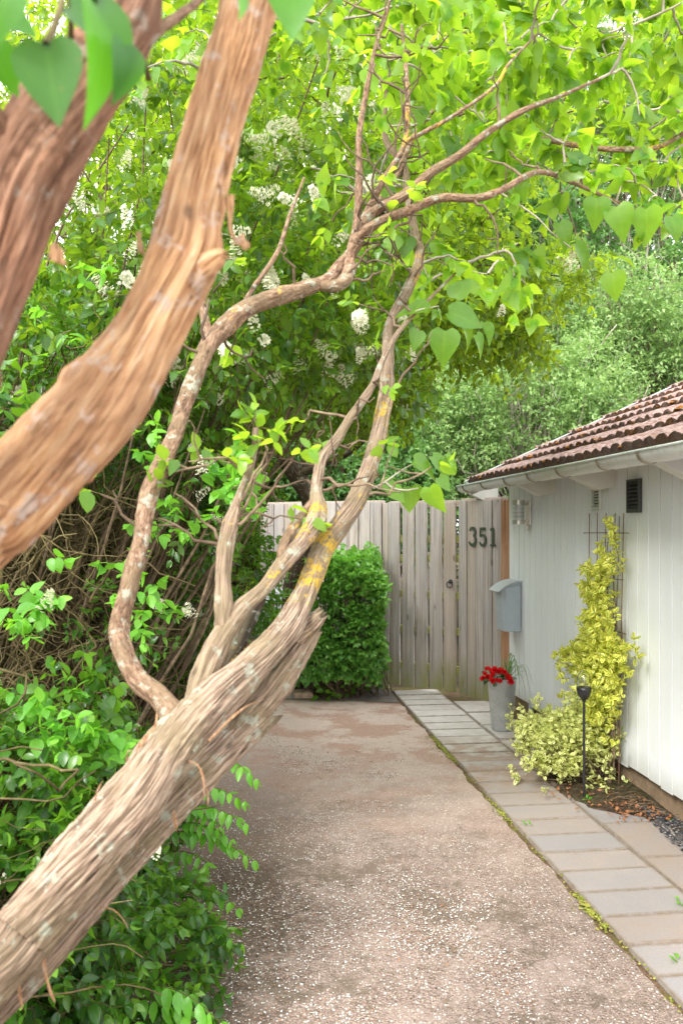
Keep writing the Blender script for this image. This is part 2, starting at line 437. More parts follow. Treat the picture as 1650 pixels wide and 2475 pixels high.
def grow(skel, targets, K=8, maxr=.007, mat=None, parent=None, name='twigs', bend=.25, order=True):
    """greedy branching: every target is joined to the nearest point of the skeleton so far"""
    sk = np.array(skel, float); polys = []
    T = np.array(targets)
    if order:
        dd = np.min(np.linalg.norm(T[:, None] - sk[None, ::4], axis=2), axis=1); T = T[np.argsort(dd)]
    buf = np.zeros((len(sk) + len(T) * (K - 2) + 8, 3)); buf[:len(sk)] = sk; m = len(sk)
    for t in T:
        d2 = ((buf[:m] - t) ** 2).sum(1); i = int(np.argmin(d2)); s = buf[i]; L = math.sqrt(d2[i])
        mid = (s + t) / 2 + rng.normal(0, 1, 3) * bend * L * .4 + np.array([0, 0, .12 * L])
        u = np.linspace(0, 1, K)[:, None]
        p = (1 - u) ** 2 * s + 2 * u * (1 - u) * mid + u * u * t + rng.normal(0, .012 * L, (K, 3)) * (u > 0) * (u < 1)
        polys.append(p); buf[m:m + K - 2] = p[2:]; m += K - 2
    Pp = np.array(polys)
    L = np.linalg.norm(np.diff(Pp, axis=1), axis=2).sum(1)
    r0 = np.clip(.0022 + L * .011, .002, maxr)
    rad = r0[:, None] * np.linspace(1, .4, K)[None]
    V, F = tube_arrays(Pp, rad, 5)
    if mat: mesh_obj(name, V, F, mat, parent, smooth=True)
    d = norm(Pp[:, -1] - Pp[:, -3])
    return Pp[:, -1], d, Pp

# ------------------------------------------------------------------ camera, sky, sun
cam = bpy.data.cameras.new('camera'); co = bpy.data.objects.new('camera', cam); COL.objects.link(co); sc.camera = co
co.location = (0, 0, EYE); co.rotation_euler = (R(90), 0, 0)
cam.sensor_fit = 'VERTICAL'; cam.sensor_height = 36.0; cam.lens = 36.0 * FP / 2475
cam.shift_y = (HOR - 1237.5) / 2475
cam.clip_start = .02; cam.clip_end = 400
cam.dof.use_dof = True; cam.dof.focus_distance = 3.8; cam.dof.aperture_fstop = 5.6

SUN_EL, SUN_AZ = R(37), R(216)      # azimuth measured clockwise from +Y (north)
w = bpy.data.worlds.new('World'); sc.world = w; w.use_nodes = True
nt = w.node_tree; nt.nodes.clear()
sky = N(nt, 'ShaderNodeTexSky', sky_type='NISHITA'); sky.sun_disc = False
sky.sun_elevation = SUN_EL; sky.sun_rotation = SUN_AZ; sky.dust_density = 3; sky.air_density = 1.0
hs = N(nt, 'ShaderNodeHueSaturation', ins={'Color': sky.outputs[0], 'Saturation': .25, 'Value': 1.0})
cl = mix(nt, .7, hs.outputs[0], (35, 35.5, 37))   # thin bright cloud layer over the blue
bg = N(nt, 'ShaderNodeBackground', ins={'Color': cl, 'Strength': .15})
o_ = N(nt, 'ShaderNodeOutputWorld'); nt.links.new(bg.outputs[0], o_.inputs[0])
sl = bpy.data.lights.new('sun', 'SUN'); sl.energy = 5.0; sl.angle = R(16); sl.color = (1, .975, .94)
so = bpy.data.objects.new('sun', sl); COL.objects.link(so)
dv = Vector((math.sin(SUN_AZ) * math.cos(SUN_EL), math.cos(SUN_AZ) * math.cos(SUN_EL), math.sin(SUN_EL)))
so.rotation_euler = dv.to_track_quat('Z', 'Y').to_euler(); so.location = (0, -5, 12)
sc.view_settings.view_transform = 'Standard'; sc.view_settings.look = 'None'; sc.view_settings.exposure = 0
sc.render.engine = 'CYCLES'
sc.cycles.max_bounces = 8; sc.cycles.diffuse_bounces = 5; sc.cycles.glossy_bounces = 3; sc.cycles.transmission_bounces = 6
sc.cycles.transparent_max_bounces = 8; sc.cycles.sample_clamp_indirect = 6
sc.cycles.use_denoising = True; sc.cycles.caustics_reflective = False; sc.cycles.caustics_refractive = False

# ------------------------------------------------------------------ house frame
AX = np.array([-.1125, 1.0]); AX /= np.linalg.norm(AX)
NX = np.array([-AX[1], AX[0]])          # out of the wall, towards the path
W0 = np.array([2.2025, 0.0])
HRZ = math.atan2(AX[1], AX[0])
def H(s, t, z): q = W0 + AX * s + NX * t; return np.array([q[0], q[1], z])
def wall_s(px):      # where a ray at this photo column meets the wall
    k = (px - 825) / FP; Y = 2.2025 / (k + .1125); return Y * math.hypot(1, .1125)
S_END = wall_s(1229.5)
S_START = -1.5

# ---- materials of the built things
def m_wall():
    m, nt = newmat('white_board_paint')
    v = coords(nt, (1, 1, .08)); g = noise(nt, v, 60, 5, .6)
    v2 = coords(nt, (1, 1, 1)); d = noise(nt, v2, 3.5, 4)
    z = N(nt, 'ShaderNodeSeparateXYZ', ins={0: v2}).outputs[2]
    low = ramp(nt, math_(nt, 'SUBTRACT', z, math_(nt, 'MULTIPLY', d, .12)), [(.10, .5), (.22, .0)])
    at = N(nt, 'ShaderNodeAttribute', attribute_name='rnd').outputs['Fac']
    c = mix(nt, ramp(nt, d, [(.35, 0.), (.7, .35)]), (.88, .90, .93), (.82, .84, .87))
    c = mix(nt, .5, c, mix(nt, at, (.76, .78, .81), (.88, .90, .93)))
    c = mix(nt, low, c, (.42, .41, .33))
    sp = N(nt, 'ShaderNodeTexVoronoi', ins={'Vector': coords(nt, (1, 1, .8)), 'Scale': 11.0}).outputs['Distance']
    c = mix(nt, ramp(nt, sp, [(.025, .8), (.045, 0.)]), c, (.42, .38, .3))
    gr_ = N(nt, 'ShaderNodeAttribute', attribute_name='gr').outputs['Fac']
    c = mix(nt, math_(nt, 'MULTIPLY', gr_, .85), c, (.22, .22, .20))  # groove shade painted into the board colour
    finish(nt, c, .45, bump=g, bstr=.12, bdist=.004); return m
M['wall'] = m_wall()
def m_simple(name, col, rough=.5, metallic=0, var=.15, sc_=8, bump=.1, bd=.003, spec=.5, stretch=(1, 1, 1), dirt=None):
    m, nt = newmat(name); v = coords(nt, stretch); f = noise(nt, v, sc_, 5, .6)
    c = mix(nt, ramp(nt, f, [(.3, 0.), (.7, 1.)]), [x * (1 - var) for x in col], [min(1, x * (1 + var)) for x in col])
    if dirt is not None:
        f2 = noise(nt, coords(nt, (1, 1, 1), loc=(3, 3, 3)), sc_ * 2.3, 6, .7)
        c = mix(nt, ramp(nt, f2, [(.52, 0.), (.66, .7)]), c, dirt)
    finish(nt, c, rough, bump=f, bstr=bump, bdist=bd, metallic=metallic, spec=spec); return m
M['trim'] = m_simple('white_trim_paint', (.76, .77, .76), .4, var=.05, dirt=(.5, .48, .40))
M['gutter'] = m_simple('white_gutter', (.86, .865, .87), .3, var=.03, dirt=(.62, .62, .55))
M['bracket'] = m_simple('gutter_bracket', (.30, .24, .17), .5, var=.4, dirt=(.10, .05, .02))
M['shade_box'] = m_simple('grey_eave_paint', (.66, .64, .61), .5, var=.06)
M['foundation'] = m_simple('rendered_plinth', (.26, .18, .11), .95, var=.35, sc_=7, bump=.6, bd=.01, dirt=(.10, .075, .05))
M['black_vent'] = m_simple('black_vent_paint', (.045, .048, .045), .4)
M['vent_white'] = m_simple('pale_vent', (.62, .63, .56), .45)
M['dark'] = m_simple('dark_recess', (.012, .012, .012), .9)
M['black'] = m_simple('black_coated_metal', (.018, .018, .02), .35)
M['steel'] = m_simple('brushed_steel', (.62, .58, .52), .35, metallic=.8)
M['rustrod'] = m_simple('rusty_rod', (.17, .07, .04), .8, var=.4, sc_=40)
M['digit'] = m_simple('dull_metal_digit', (.10, .115, .09), .35, metallic=.5, var=.3, sc_=30)
M['mail'] = m_simple('blue_grey_enamel', (.42, .47, .53), .32, var=.04, dirt=(.48, .52, .56))
M['mail_lid'] = m_simple('grey_lid_enamel', (.50, .53, .56), .4, var=.05)
M['sticker'] = m_simple('white_sticker', (.8, .8, .8), .5)
M['pvc'] = m_simple('grey_pvc', (.42, .43, .44), .4)
def m_zinc():
    m, nt = newmat('galvanised_zinc'); v = coords(nt, (1, 1, 1))
    vo = N(nt, 'ShaderNodeTexVoronoi', ins={'Vector': v, 'Scale': 55.0}).outputs['Color']
    f = noise(nt, v, 14, 5, .65)
    c = mix(nt, .35, ramp(nt, f, [(.3, (.42, .44, .45)), (.55, (.54, .56, .57)), (.75, (.68, .70, .70))]), ramp(nt, vo, [(0, .4), (1, .65)]))
    f2 = noise(nt, coords(nt, (1, 1, .3)), 9, 4, .7)
    c = mix(nt, ramp(nt, f2, [(.55, 0.), (.7, .5)]), c, (.24, .23, .2))
    finish(nt, c, .45, bump=f, bstr=.08, metallic=.55); return m
M['zinc'] = m_zinc()
def m_wood(name, grey=True):
    m, nt = newmat(name)
    at = N(nt, 'ShaderNodeAttribute', attribute_name='rnd').outputs['Fac']
    tc = coords(nt, (1, 1, 1))
    add = N(nt, 'ShaderNodeVectorMath', operation='ADD', ins={0: tc}); cb = N(nt, 'ShaderNodeCombineXYZ', ins={0: math_(nt, 'MULTIPLY', at, 30.), 2: math_(nt, 'MULTIPLY', at, 11.)}); nt.links.new(cb.outputs[0], add.inputs[1])
    mp = N(nt, 'ShaderNodeMapping', ins={'Vector': add.outputs[0], 'Scale': (34, 34, 1.2)}).outputs[0]
    g = noise(nt, mp, 1.0, 6, .65, dist=1.2)
    mp2 = N(nt, 'ShaderNodeMapping', ins={'Vector': add.outputs[0], 'Scale': (1, 1, .35)}).outputs[0]
    vo = N(nt, 'ShaderNodeTexVoronoi', ins={'Vector': mp2, 'Scale': 7.5, 'Randomness': 1.0}).outputs['Distance']
    blot = noise(nt, mp2, 7, 4)
    if grey: cs = [(.16, .125, .11), (.38, .32, .29), (.51, .45, .42), (.62, .56, .53)]
    else: cs = [(.24, .11, .05), (.42, .21, .10), (.47, .29, .18), (.54, .37, .25)]
    c = ramp(nt, g, [(.28, cs[0]), (.44, cs[1]), (.58, cs[2]), (.75, cs[3])])
    c = mix(nt, ramp(nt, blot, [(.45, 0.), (.68, .5)]), c, (.36, .35, .37) if grey else cs[0])
    c = mix(nt, ramp(nt, at, [(0., 0.), (.5, .05), (1., .65)]), c, (.50, .38, .29) if grey else cs[2])
    c = mix(nt, ramp(nt, vo, [(.05, .75), (.11, 0.)]), c, (.16, .11, .085))
    z = N(nt, 'ShaderNodeSeparateXYZ', ins={0: tc}).outputs[2]
    zz = math_(nt, 'ADD', z, math_(nt, 'MULTIPLY', math_(nt, 'SUBTRACT', blot, .5), .7))
    if grey: c = mix(nt, ramp(nt, zz, [(.0, .8), (.16, .45), (.36, 0.)]), c, (.25, .26, .07))
    finish(nt, c, .85, bump=g, bstr=.5, bdist=.004, spec=.25); return m
M['wood'] = m_wood('weathered_fence_wood')
M['wood_orange'] = m_wood('orange_post_wood', False)
M['rail'] = m_simple('algae_green_rail', (.30, .31, .08), .9, var=.4, sc_=25)
def m_tile():
    m, nt = newmat('mossy_concrete_tile'); v = coords(nt, (1, 1, 1))
    f = noise(nt, v, 34, 6, .7); b = noise(nt, v, 6, 5, .65); b2 = noise(nt, coords(nt, (1, 1, 1), loc=(4, 1, 2)), 13, 5, .7)
    at = N(nt, 'ShaderNodeAttribute', attribute_name='rnd').outputs['Fac']
    lip = N(nt, 'ShaderNodeAttribute', attribute_name='lip').outputs['Fac']
    c = ramp(nt, f, [(.32, (.09, .052, .043)), (.45, (.27, .165, .14)), (.58, (.46, .32, .29)), (.72, (.62, .50, .46))])
    c = mix(nt, ramp(nt, b, [(.45, 0.), (.65, .5)]), c, (.42, .30, .27))
    c = mix(nt, ramp(nt, math_(nt, 'ADD', b2, math_(nt, 'MULTIPLY', lip, .16)), [(.60, 0.), (.70, .9)]), c, mix(nt, f, (.13, .055, .012), (.40, .14, .02)))
    c = mix(nt, ramp(nt, math_(nt, 'ADD', f, math_(nt, 'MULTIPLY', lip, .5)), [(.72, 0.), (.90, .9)]), c, (.045, .028, .02))
    finish(nt, c, .95, bump=f, bstr=1., bdist=.012, spec=.2); return m
M['tile'] = m_tile()
M['moss_orange'] = m_simple('orange_roof_moss', (.32, .12, .02), 1, var=.5, sc_=60, bump=1, bd=.01)

# ------------------------------------------------------------------ HOUSE
house = thing('house', 'low white board-clad house with mossy red tiled roof and white gutter', 'house', (*W0, 0), HRZ)
mb = MB(); at = []
gr = []; pitch = .129; s = S_START; zb = .156; k = 0
edges = [S_END - i * pitch for i in range(int((S_END - S_START) / pitch) + 1)]
for e in edges:
    zj = .156 + rng.normal(0, .002) - (.012 if int((S_END - e) / pitch) % 4 == 0 else 0)
    y = rng.normal(0, .0006)
    # board face with chamfered edges forming a narrow V groove, plus a thin raised bead strip
    poly = [(e - pitch + .0, -.03), (e - pitch + .0, -.006), (e - pitch + .003, .0 + y), (e - .0075, .0 + y), (e - .0045, -.005), (e - .0005, -.005), (e - .0005, -.03)]
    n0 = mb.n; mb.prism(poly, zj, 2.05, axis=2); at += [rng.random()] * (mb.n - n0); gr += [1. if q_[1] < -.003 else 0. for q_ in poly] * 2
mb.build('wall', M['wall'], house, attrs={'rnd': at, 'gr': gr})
mb = MB(); at = []
nx_ = 16
mb.box(S_END - .028, S_END, -3.2, -.031, .156, 2.05); at += [.5] * 8
mb.build('gable_wall', M['wall'], house, attrs={'rnd': at})
mb = MB(); mb.box(S_START, S_END - .03, -.20, -.045, -.25, .20); mb.box(S_END - .2, S_END - .03, -3.2, -.2, -.25, .2); mb.build('plinth', M['foundation'], house, bevel=.008)
# roof
PIT = R(24.5); TE = .35 - .015; ZE = 1.905   # eave offset and height of tile edge
def roofpt(s, u, h=0):   # u distance up the slope from the tile edge, h along the roof normal
    t = TE - u * math.cos(PIT) + h * math.sin(PIT); z = ZE + u * math.sin(PIT) + h * math.cos(PIT)
    return np.stack([s, t, z], -1)
V = []; F = []; lip = []; n0 = 0
ss = np.arange(-1.2, S_END + .05, .0105); course = .325; ncourse = 9
for cidx in range(ncourse):
    us = np.array([-.004, 0, .006, .02, .05, .12, .2, .27, .34]) + cidx * course
    wav = .024 * np.abs(np.cos(np.pi * (ss / .118 + .0))) ** .8 + .006 * (vnoise(np.stack([ss / .236, ss * 0 + cidx * 5, ss * 0], -1)) - .5)
    tilt = np.interp(us - cidx * course, [0, .34], [.034, .0])
    jit = .007 * (vnoise(np.stack([np.floor(ss / .236) * 3.3, ss * 0 + cidx * 9.1, ss * 0], -1)) - .5)
    S2, U2 = np.meshgrid(ss, us, indexing='ij')
    hh = wav[:, None] + tilt[None, :] + jit[:, None]
    rough = (fbm(np.stack([S2 * 40, U2 * 40, S2 * 0 + cidx], -1), 3) - .5) * .016
    hh = hh + rough
    hh[:, 0] = -.004 + tilt[0] * .3                   # underside of the tile nose
    UU = U2 + (jit[:, None] + rough * 1.5)
    q = roofpt(S2, UU, hh); m_, k_ = S2.shape
    V.append(q.reshape(-1, 3)); idx = np.arange(m_ * k_).reshape(m_, k_) + n0
    F.append(np.stack([idx[:-1, :-1], idx[1:, :-1], idx[1:, 1:], idx[:-1, 1:]], -1).reshape(-1, 4)); n0 += m_ * k_
    lip.append((np.clip(1 - (U2 - cidx * course) / .022, 0, 1) * (1 if cidx == 0 else .75)).ravel())
roof = mesh_obj('roof', np.vstack(V), [np.vstack(F)], M['tile'], house, {'lip': np.concatenate(lip)}, smooth=True)
# moss cushions on roof
V = []; F = []; n0 = 0
ico = [(math.cos(a) * math.cos(b), math.sin(a) * math.cos(b), math.sin(b)) for b in np.linspace(0, math.pi / 2, 5) for a in np.linspace(0, 2 * math.pi, 12, endpoint=False)]
ico = np.array(ico)
icoF = np.array([[r_ * 12 + j, r_ * 12 + (j + 1) % 12, (r_ + 1) * 12 + (j + 1) % 12, (r_ + 1) * 12 + j] for r_ in range(4) for j in range(12)])
for i in range(230):
    s_ = rng.uniform(1.5, S_END); ci = rng.integers(0, 6); u_ = ci * course + abs(rng.normal(0, .05)) + .01
    r_ = rng.uniform(.008, .026) * (1.35 if rng.random() < .15 else 1)
    c = roofpt(np.array(s_), u_, .04)
    v = ico * np.array([r_ * 1.3, r_ * 1.5, r_ * .7]) * (1 + .5 * (vnoise(ico * 3 + i * 2.3) - .5))[:, None]
    V.append(v + c - np.array([0, 0, .012])); F.append(icoF + n0); n0 += len(ico)
mesh_obj('roof_moss', np.vstack(V), [np.vstack(F)], M['moss_orange'], roof, smooth=True)
# decking below tiles, soffit, fascia, bargeboard
def slabpoly(name, s0, s1, u0, u1, h0, h1, mat, parent=house):
    b = MB(); pts = np.array([roofpt(np.array(s_), u_, h_) for s_ in (s0, s1) for u_ in (u0, u1) for h_ in (h0, h1)])
    b.add(pts, np.array([[0, 1, 3, 2], [4, 6, 7, 5], [0, 4, 5, 1], [2, 3, 7, 6], [0, 2, 6, 4], [1, 5, 7, 3]])); return b.build(name, mat, parent, bevel=.002)
slabpoly('soffit', -1.2, S_END - .005, .02, 2.95, -.035, -.012, M['trim'])
slabpoly('bargeboard', S_END + .02, S_END + .045, -.02, 2.95, -.09, .035, M['trim'])
slabpoly('verge_flashing', S_END - .02, S_END + .052, -.02, 2.95, .037, .042, M['gutter'])
# gutter: half round
GR = .052; GT, GZ = .35 + .035, 1.885
mb = MB(); an = np.linspace(math.pi, 2 * math.pi, 15)
sg = np.array([-1.2, S_END + .04])
prof = [(GT + GR * 1.05 * math.cos(a), GZ + GR * math.sin(a)) for a in an]
prof = [(prof[0][0], prof[0][1] + .012)] + prof + [(prof[-1][0], prof[-1][1] + .006), (prof[-1][0] + .009, prof[-1][1] + .007), (prof[-1][0] + .009, prof[-1][1] - .004)]
Vg = [[s_, p[0], p[1]] for s_ in sg for p in prof]; k_ = len(prof)
mb.add(Vg, np.array([[i, i + 1, i + 1 + k_, i + k_] for i in range(k_ - 1)]))
gut = mb.build('gutter', M['gutter'], house, smooth=True, solid=.0025)
mb = MB(); mb.add([[S_END + .0395, p[0], p[1]] for p in prof[1:16]], np.arange(15)[None]); mb.build('gutter_end_cap', M['gutter'], gut, solid=.003)
mb = MB(); mb.box(-1.2, S_END + .015, TE - .045, TE - .022, 1.842, 1.895); mb.build('fascia', M['trim'], house, bevel=.002)
bs = [wall_s(1229.5)]
def gut_s(px):
    k = (px - 825) / FP; return (1.8525 - .0 ) / (k + .1125) * 1.0063
br0 = None
for px in (1141, 1186, 1243, 1301, 1374, 1476, 1577, 1760, 2100):
    sp = gut_s(px)
    if br0 is None:
        V = []; F = []
        for i, a in enumerate(np.linspace(math.pi * 1.02, math.pi * 2.04, 18)):
            for w_ in (-.012, .012):
                for rr in (GR + .0035, GR + .0065): V.append([w_, rr * 1.05 * math.cos(a), rr * math.sin(a)])
        for i in range(17):
            b = i * 4
            for p_, q_ in ((0, 1), (1, 3), (3, 2), (2, 0)): F.append([b + p_, b + q_, b + 4 + q_, b + 4 + p_])
        br0 = mesh_obj('gutter_bracket', V, np.array(F), M['bracket'], gut); o = br0
    else:
        o = br0.copy(); COL.objects.link(o); o.parent = gut
    o.location = (sp, GT, GZ)
# boxed rafter tails under the eave
for px in (1195, 1330, 1472, 1700, 2050):
    sp = wall_s(px) - .05
    b = MB(); w_ = .045
    q = [(.0, 2.03), (.0, 1.785), (.11, 1.765), (.31, 1.865), (.31, 1.90)]
    b.prism([(p[0] - .002, p[1]) for p in q], sp - w_, sp + w_, axis=0)
    b.build('rafter_tail', M['shade_box'], house, bevel=.003)
# drain pipe end under the boards
s_ = wall_s(1277); mb = MB(); mb.tube([[s_, -.02, .19], [s_, -.02, .0]], .022, 14); mb.build('drain_pipe', M['pvc'], house, smooth=True)
# vents
def vent(name, px0, px1, y0, y1, body, inner, nsl, parent=house):
    s1, s0 = wall_s(px0), wall_s(px1); Y = (s0 + s1) / 2 / 1.0063
    z1, z0 = EYE - (y0 - HOR) / FP * Y, EYE - (y1 - HOR) / FP * Y
    b = MB(); d = .022; fr = .014
    b.box(s0, s1, .002, d, z1 - fr, z1); b.box(s0, s1, .002, d, z0, z0 + fr * 1.6)
    b.box(s0, s0 + fr, .002, d, z0 + fr * 1.6, z1 - fr); b.box(s1 - fr, s1, .002, d, z0 + fr * 1.6, z1 - fr)
    o = b.build(name, body, parent, bevel=.002)
    b = MB(); b.box(s0 + fr, s1 - fr, .001, .004, z0 + fr * 1.6, z1 - fr); b.build('dark_opening', M['dark'], o)
    b = MB(); zz = np.linspace(z0 + fr * 1.6, z1 - fr, nsl + 1)
    for a, c in zip(zz[:-1], zz[1:]):
        h = c - a
        V = [[s_, y_, z_] for s_ in (s0 + fr, s1 - fr) for (y_, z_) in ((.007, c - h * .12), (.0105, c - h * .12), (.0165, a + h * .18), (.020, a + h * .18))]
        b.add(V, np.array([[0, 4, 5, 1], [1, 5, 7, 3], [3, 7, 6, 2], [2, 6, 4, 0], [0, 1, 3, 2], [4, 6, 7, 5]]))
    b.build('louvre', inner, o)
vent('white_vent', 1434, 1455, 1177, 1233, M['vent_white'], M['vent_white'], 6)
vent('black_vent', 1520, 1551, 1158, 1239, M['black_vent'], M['black_vent'], 7)

# ------------------------------------------------------------------ wall lamp
s_ = wall_s(1279)
lamp = thing('wall_lamp', 'small round steel and frosted glass lamp mounted high on the white boards near the gate', 'wall lamp', tuple(H(s_, .003, 1.655)), HRZ)
mb = MB(); mb.box(-.045, .045, 0, .012, -.095, .1); mb.build('back_plate', M['steel'], lamp, bevel=.004)
mb = MB(); mb.box(-.018, .018, .012, .05, .06, .085); mb.box(-.018, .018, .012, .05, -.08, -.055); mb.box(-.008, .008, .004, .03, -.135, -.095); mb.build('arm', M['steel'], lamp, bevel=.003)
mb = MB()
for z0, z1 in ((.062, .1), (-.09, -.055)):
    mb.lathe([(.0, z0), (.047, z0), (.047, z1), (0, z1)], 28, (0, .088, 0))
mb.build('steel_cap', M['steel'], lamp, smooth=False, bevel=.002)
mb = MB()
for z0 in (.033, -.001, -.03): mb.lathe([(.042, z0), (.0475, z0), (.0475, z0 + .004), (.042, z0 + .004)], 28, (0, .088, 0))
mb.build('band', M['steel'], lamp)
m, nt = newmat('frosted_glass'); finish(nt, (.8, .82, .82), .35, spec=.5, **{'Transmission Weight': .35}); M['frost'] = m
mb = MB(); mb.lathe([(.040, -.055), (.040, .062)], 28, (0, .088, 0)); mb.build('glass', M['frost'], lamp, smooth=True)

# ------------------------------------------------------------------ mailbox
s_ = wall_s(1262)
mail = thing('mailbox', 'blue-grey metal mailbox with a curved overhanging lid on the house wall', 'mailbox', tuple(H(s_ + .02, .006, 0)), HRZ)
zb_, zt_ = .70, 1.10
mb = MB()
wd, dp = .24, .155
poly = [(-.0, .0), (wd, 0), (wd, dp * .80), (wd - .035, dp), (.035, dp), (0, dp * .80)]
# box tapers a little in depth towards the bottom
Vb = []
for z_, kx in ((zb_, .90), (zt_ - .02, 1.0)):
    for (x_, y_) in poly: Vb.append([x_, y_ * kx, z_ + (.0 if z_ == zb_ else -.028 * (y_ / dp))])
n_ = len(poly)
mb.add(Vb, [np.array([[i, (i + 1) % n_, (i + 1) % n_ + n_, i + n_] for i in range(n_)]), np.arange(n_)[::-1][None], (np.arange(n_) + n_)[None]])
mb.build('box', M['mail'], mail, bevel=.008)
mb = MB(); pr = []
for a in np.linspace(0, 1, 12):
    y_ = -.0 + a * (dp + .035); z_ = zt_ + .012 - .085 * (a ** 2.1); pr.append((y_, z_))
bot = [(y_, z_ - .010) for y_, z_ in pr[::-1]]
mb.prism(pr + bot, -.014, wd + .014, axis=0); lid = mb.build('lid', M['mail_lid'], mail, bevel=.002)
mb = MB(); mb.prism([(0.0, zt_ - .03), (0, zt_ + .004)] + [(y_, z_ - .008) for y_, z_ in pr[1:11]] + [(dp, zt_ - .055)], .012, wd - .012, axis=0); mb.build('lid_shoulder', M['mail'], mail)
mb = MB(); y1, z1 = pr[-1]; mb.box(.05, .15, y1 - .022, y1 + .0015, z1 - .004, z1 + .0015); mb.build('name_label', M['sticker'], lid)

# ------------------------------------------------------------------ FENCE and GATE
A_l = np.array([-.0915 * 8.68, 8.68]); A_g0 = np.array([.46, 7.94]); A_g1 = np.array([1.076, 7.575]); A_r = np.array([1.385, 7.10])
def fence_part(name, p0, p1, label, cat, nb, wd, gaps, ztop=1.785, zbot=.02, post_end=None, rails=(.28, .62, .95, 1.32), algae=True, rear=True):
    """boards between p0 (left) and p1 (right); local x left to right, local -y towards the viewer"""
    d = p1 - p0; L = np.linalg.norm(d); rz = math.atan2(d[1], d[0])
    t = thing(name, label, cat, (p0[0], p0[1], 0), rz)
    pit = L / nb; b = MB(); at = []
    for i in range(nb):
        x = i * pit; ww = pit - gaps * rng.uniform(.7, 1.3); yj = rng.normal(0, .002)
        zt = ztop + rng.normal(0, .005); a = rng.normal(0, .002); th = .021
        V = np.array([[x + dx * ww + (a * z_), -y_ - yj, z_] for z_ in (zbot + rng.normal(0, .004), zt) for (dx, y_) in ((0, 0), (0, th), (1, th), (1, 0))])
        b.add(V, [np.array([[0, 1, 5, 4], [1, 2, 6, 5], [2, 3, 7, 6], [3, 0, 4, 7], [3, 2, 1, 0], [4, 5, 6, 7]])]); at += [rng.random()] * 8
    b.build('boards', M['wood'], t, bevel=.003, attrs={'rnd': at})
    # second layer of boards behind, staggered so that narrow slits stay open
    b = MB(); at = []
    for i in range(nb + 1 if rear else 0):
        x = (i - .5) * pit; ww = pit * .86; n0 = b.n
        b.box(max(0, x + pit * .5 - pit * .36 + .004), min(L, x + pit * .5 + pit * .36), .034, .052, zbot + .03, ztop + .012 + rng.normal(0, .003)); at += [rng.random()] * 8
    if rear: b.build('rear_boards', M['wood'], t, attrs={'rnd': at})
    for z_ in rails:
        b = MB(); b.box(0.0, L, .001, .033, z_, z_ + .065); b.build('rail', M['rail'], t, bevel=.002)
    b = MB(); b.box(0, L, .003, .03, ztop - .045, ztop + .018, jit=.001); b.build('top_rail', M['wood'], t, bevel=.003, attrs={'rnd': [.9] * 8})
    return t, L
fl, L = fence_part('fence', A_l, A_g0 - (A_g0 - A_l) / np.linalg.norm(A_g0 - A_l) * .07, 'long weathered board fence behind the clipped bush left of the gate', 'fence', 11, .12, .008)
b = MB(); b.box(-.05, .045, -.03, .05, -.1, 1.76); b.build('post', M['wood'], fl, bevel=.004, attrs={'rnd': [.2] * 8})
b = MB(); b.box(L + .002, L + .06, -.012, .05, -.1, 1.775); b.build('post', M['wood'], fl, bevel=.004, attrs={'rnd': [.7] * 8})
gate, Lg = fence_part('gate', A_g0, A_g1, 'weathered slatted wooden gate with a black ring handle', 'gate', 5, .115, .026, ztop=1.772, zbot=.035, rails=(.20, .55, .88, 1.22, 1.40), rear=False)
# ring handle
hx = Lg * .895; b = MB()
b.lathe([(0, 0), (.019, 0), (.019, .006), (.008, .010), (0, .011)], 18); h = b.build('handle', M['black'], gate); h.location = (hx, -.023, 1.045); h.rotation_euler = (R(90), 0, 0)
b = MB(); an = np.linspace(0, 2 * math.pi, 25); b.tube([[.029 * math.cos(a), .029 * math.sin(a), .016] for a in an], .0045, 8, caps=False); b.tube([[-.010, .021, .004], [-.01, .021, .021], [.01, .021, .021], [.01, .021, .004]], .006, 8)
rr_ = b.build('ring', M['black'], h, smooth=True); rr_.location = (-.004, -.028, 0)
fr, Lr = fence_part('side_fence', A_g1 + np.array([.012, -.006]), A_r, 'narrow fixed board panel carrying the number 351 beside the house corner', 'fence', 5, .1, .008, rails=(.30, .95, 1.5))
b = MB(); b.box(Lr + .004, Lr + .05, -.03, .045, -.05, 1.775); b.build('post', M['wood_orange'], fr, bevel=.004, attrs={'rnd': [.4] * 8})
# digits: thick strokes
def stroke(b, pts, w, y0, y1):
    pts = np.array(pts, float); T = np.gradient(pts, axis=0); T /= np.linalg.norm(T, axis=1, keepdims=True); Nn = np.stack([-T[:, 1], T[:, 0]], -1)
    w = np.broadcast_to(np.asarray(w, float), (len(pts),))[:, None]
    a = pts + Nn * w / 2; c = pts - Nn * w / 2; k = len(pts)
    V = [[p[0], y_, p[1]] for y_ in (y0, y1) for p in np.vstack([a, c])]
    F = []
    for i in range(k - 1):
        F += [[i, i + 1, k + i + 1, k + i], [2 * k + i, 3 * k + i, 3 * k + i + 1, 2 * k + i + 1], [i, 2 * k + i, 2 * k + i + 1, i + 1], [k + i, k + i + 1, 3 * k + i + 1, 3 * k + i]]
    F += [[0, k, 3 * k, 2 * k], [k - 1, 3 * k - 1, 4 * k - 1, 2 * k - 1]]
    b.add(V, np.array(F))
def arc(cx, cz, rx, rz, a0, a1, n=22): return [(cx + rx * math.cos(R(a)), cz + rz * math.sin(R(a))) for a in np.linspace(a0, a1, n)]
dirr = (A_r - A_g1) / np.linalg.norm(A_r - A_g1); rzr = math.atan2(dirr[1], dirr[0])
def sfence(px):     # distance along the side panel for a photo column
    k = (px - 825) / FP; t_ = (k * A_g1[1] - A_g1[0]) / (dirr[0] - k * dirr[1]); return t_
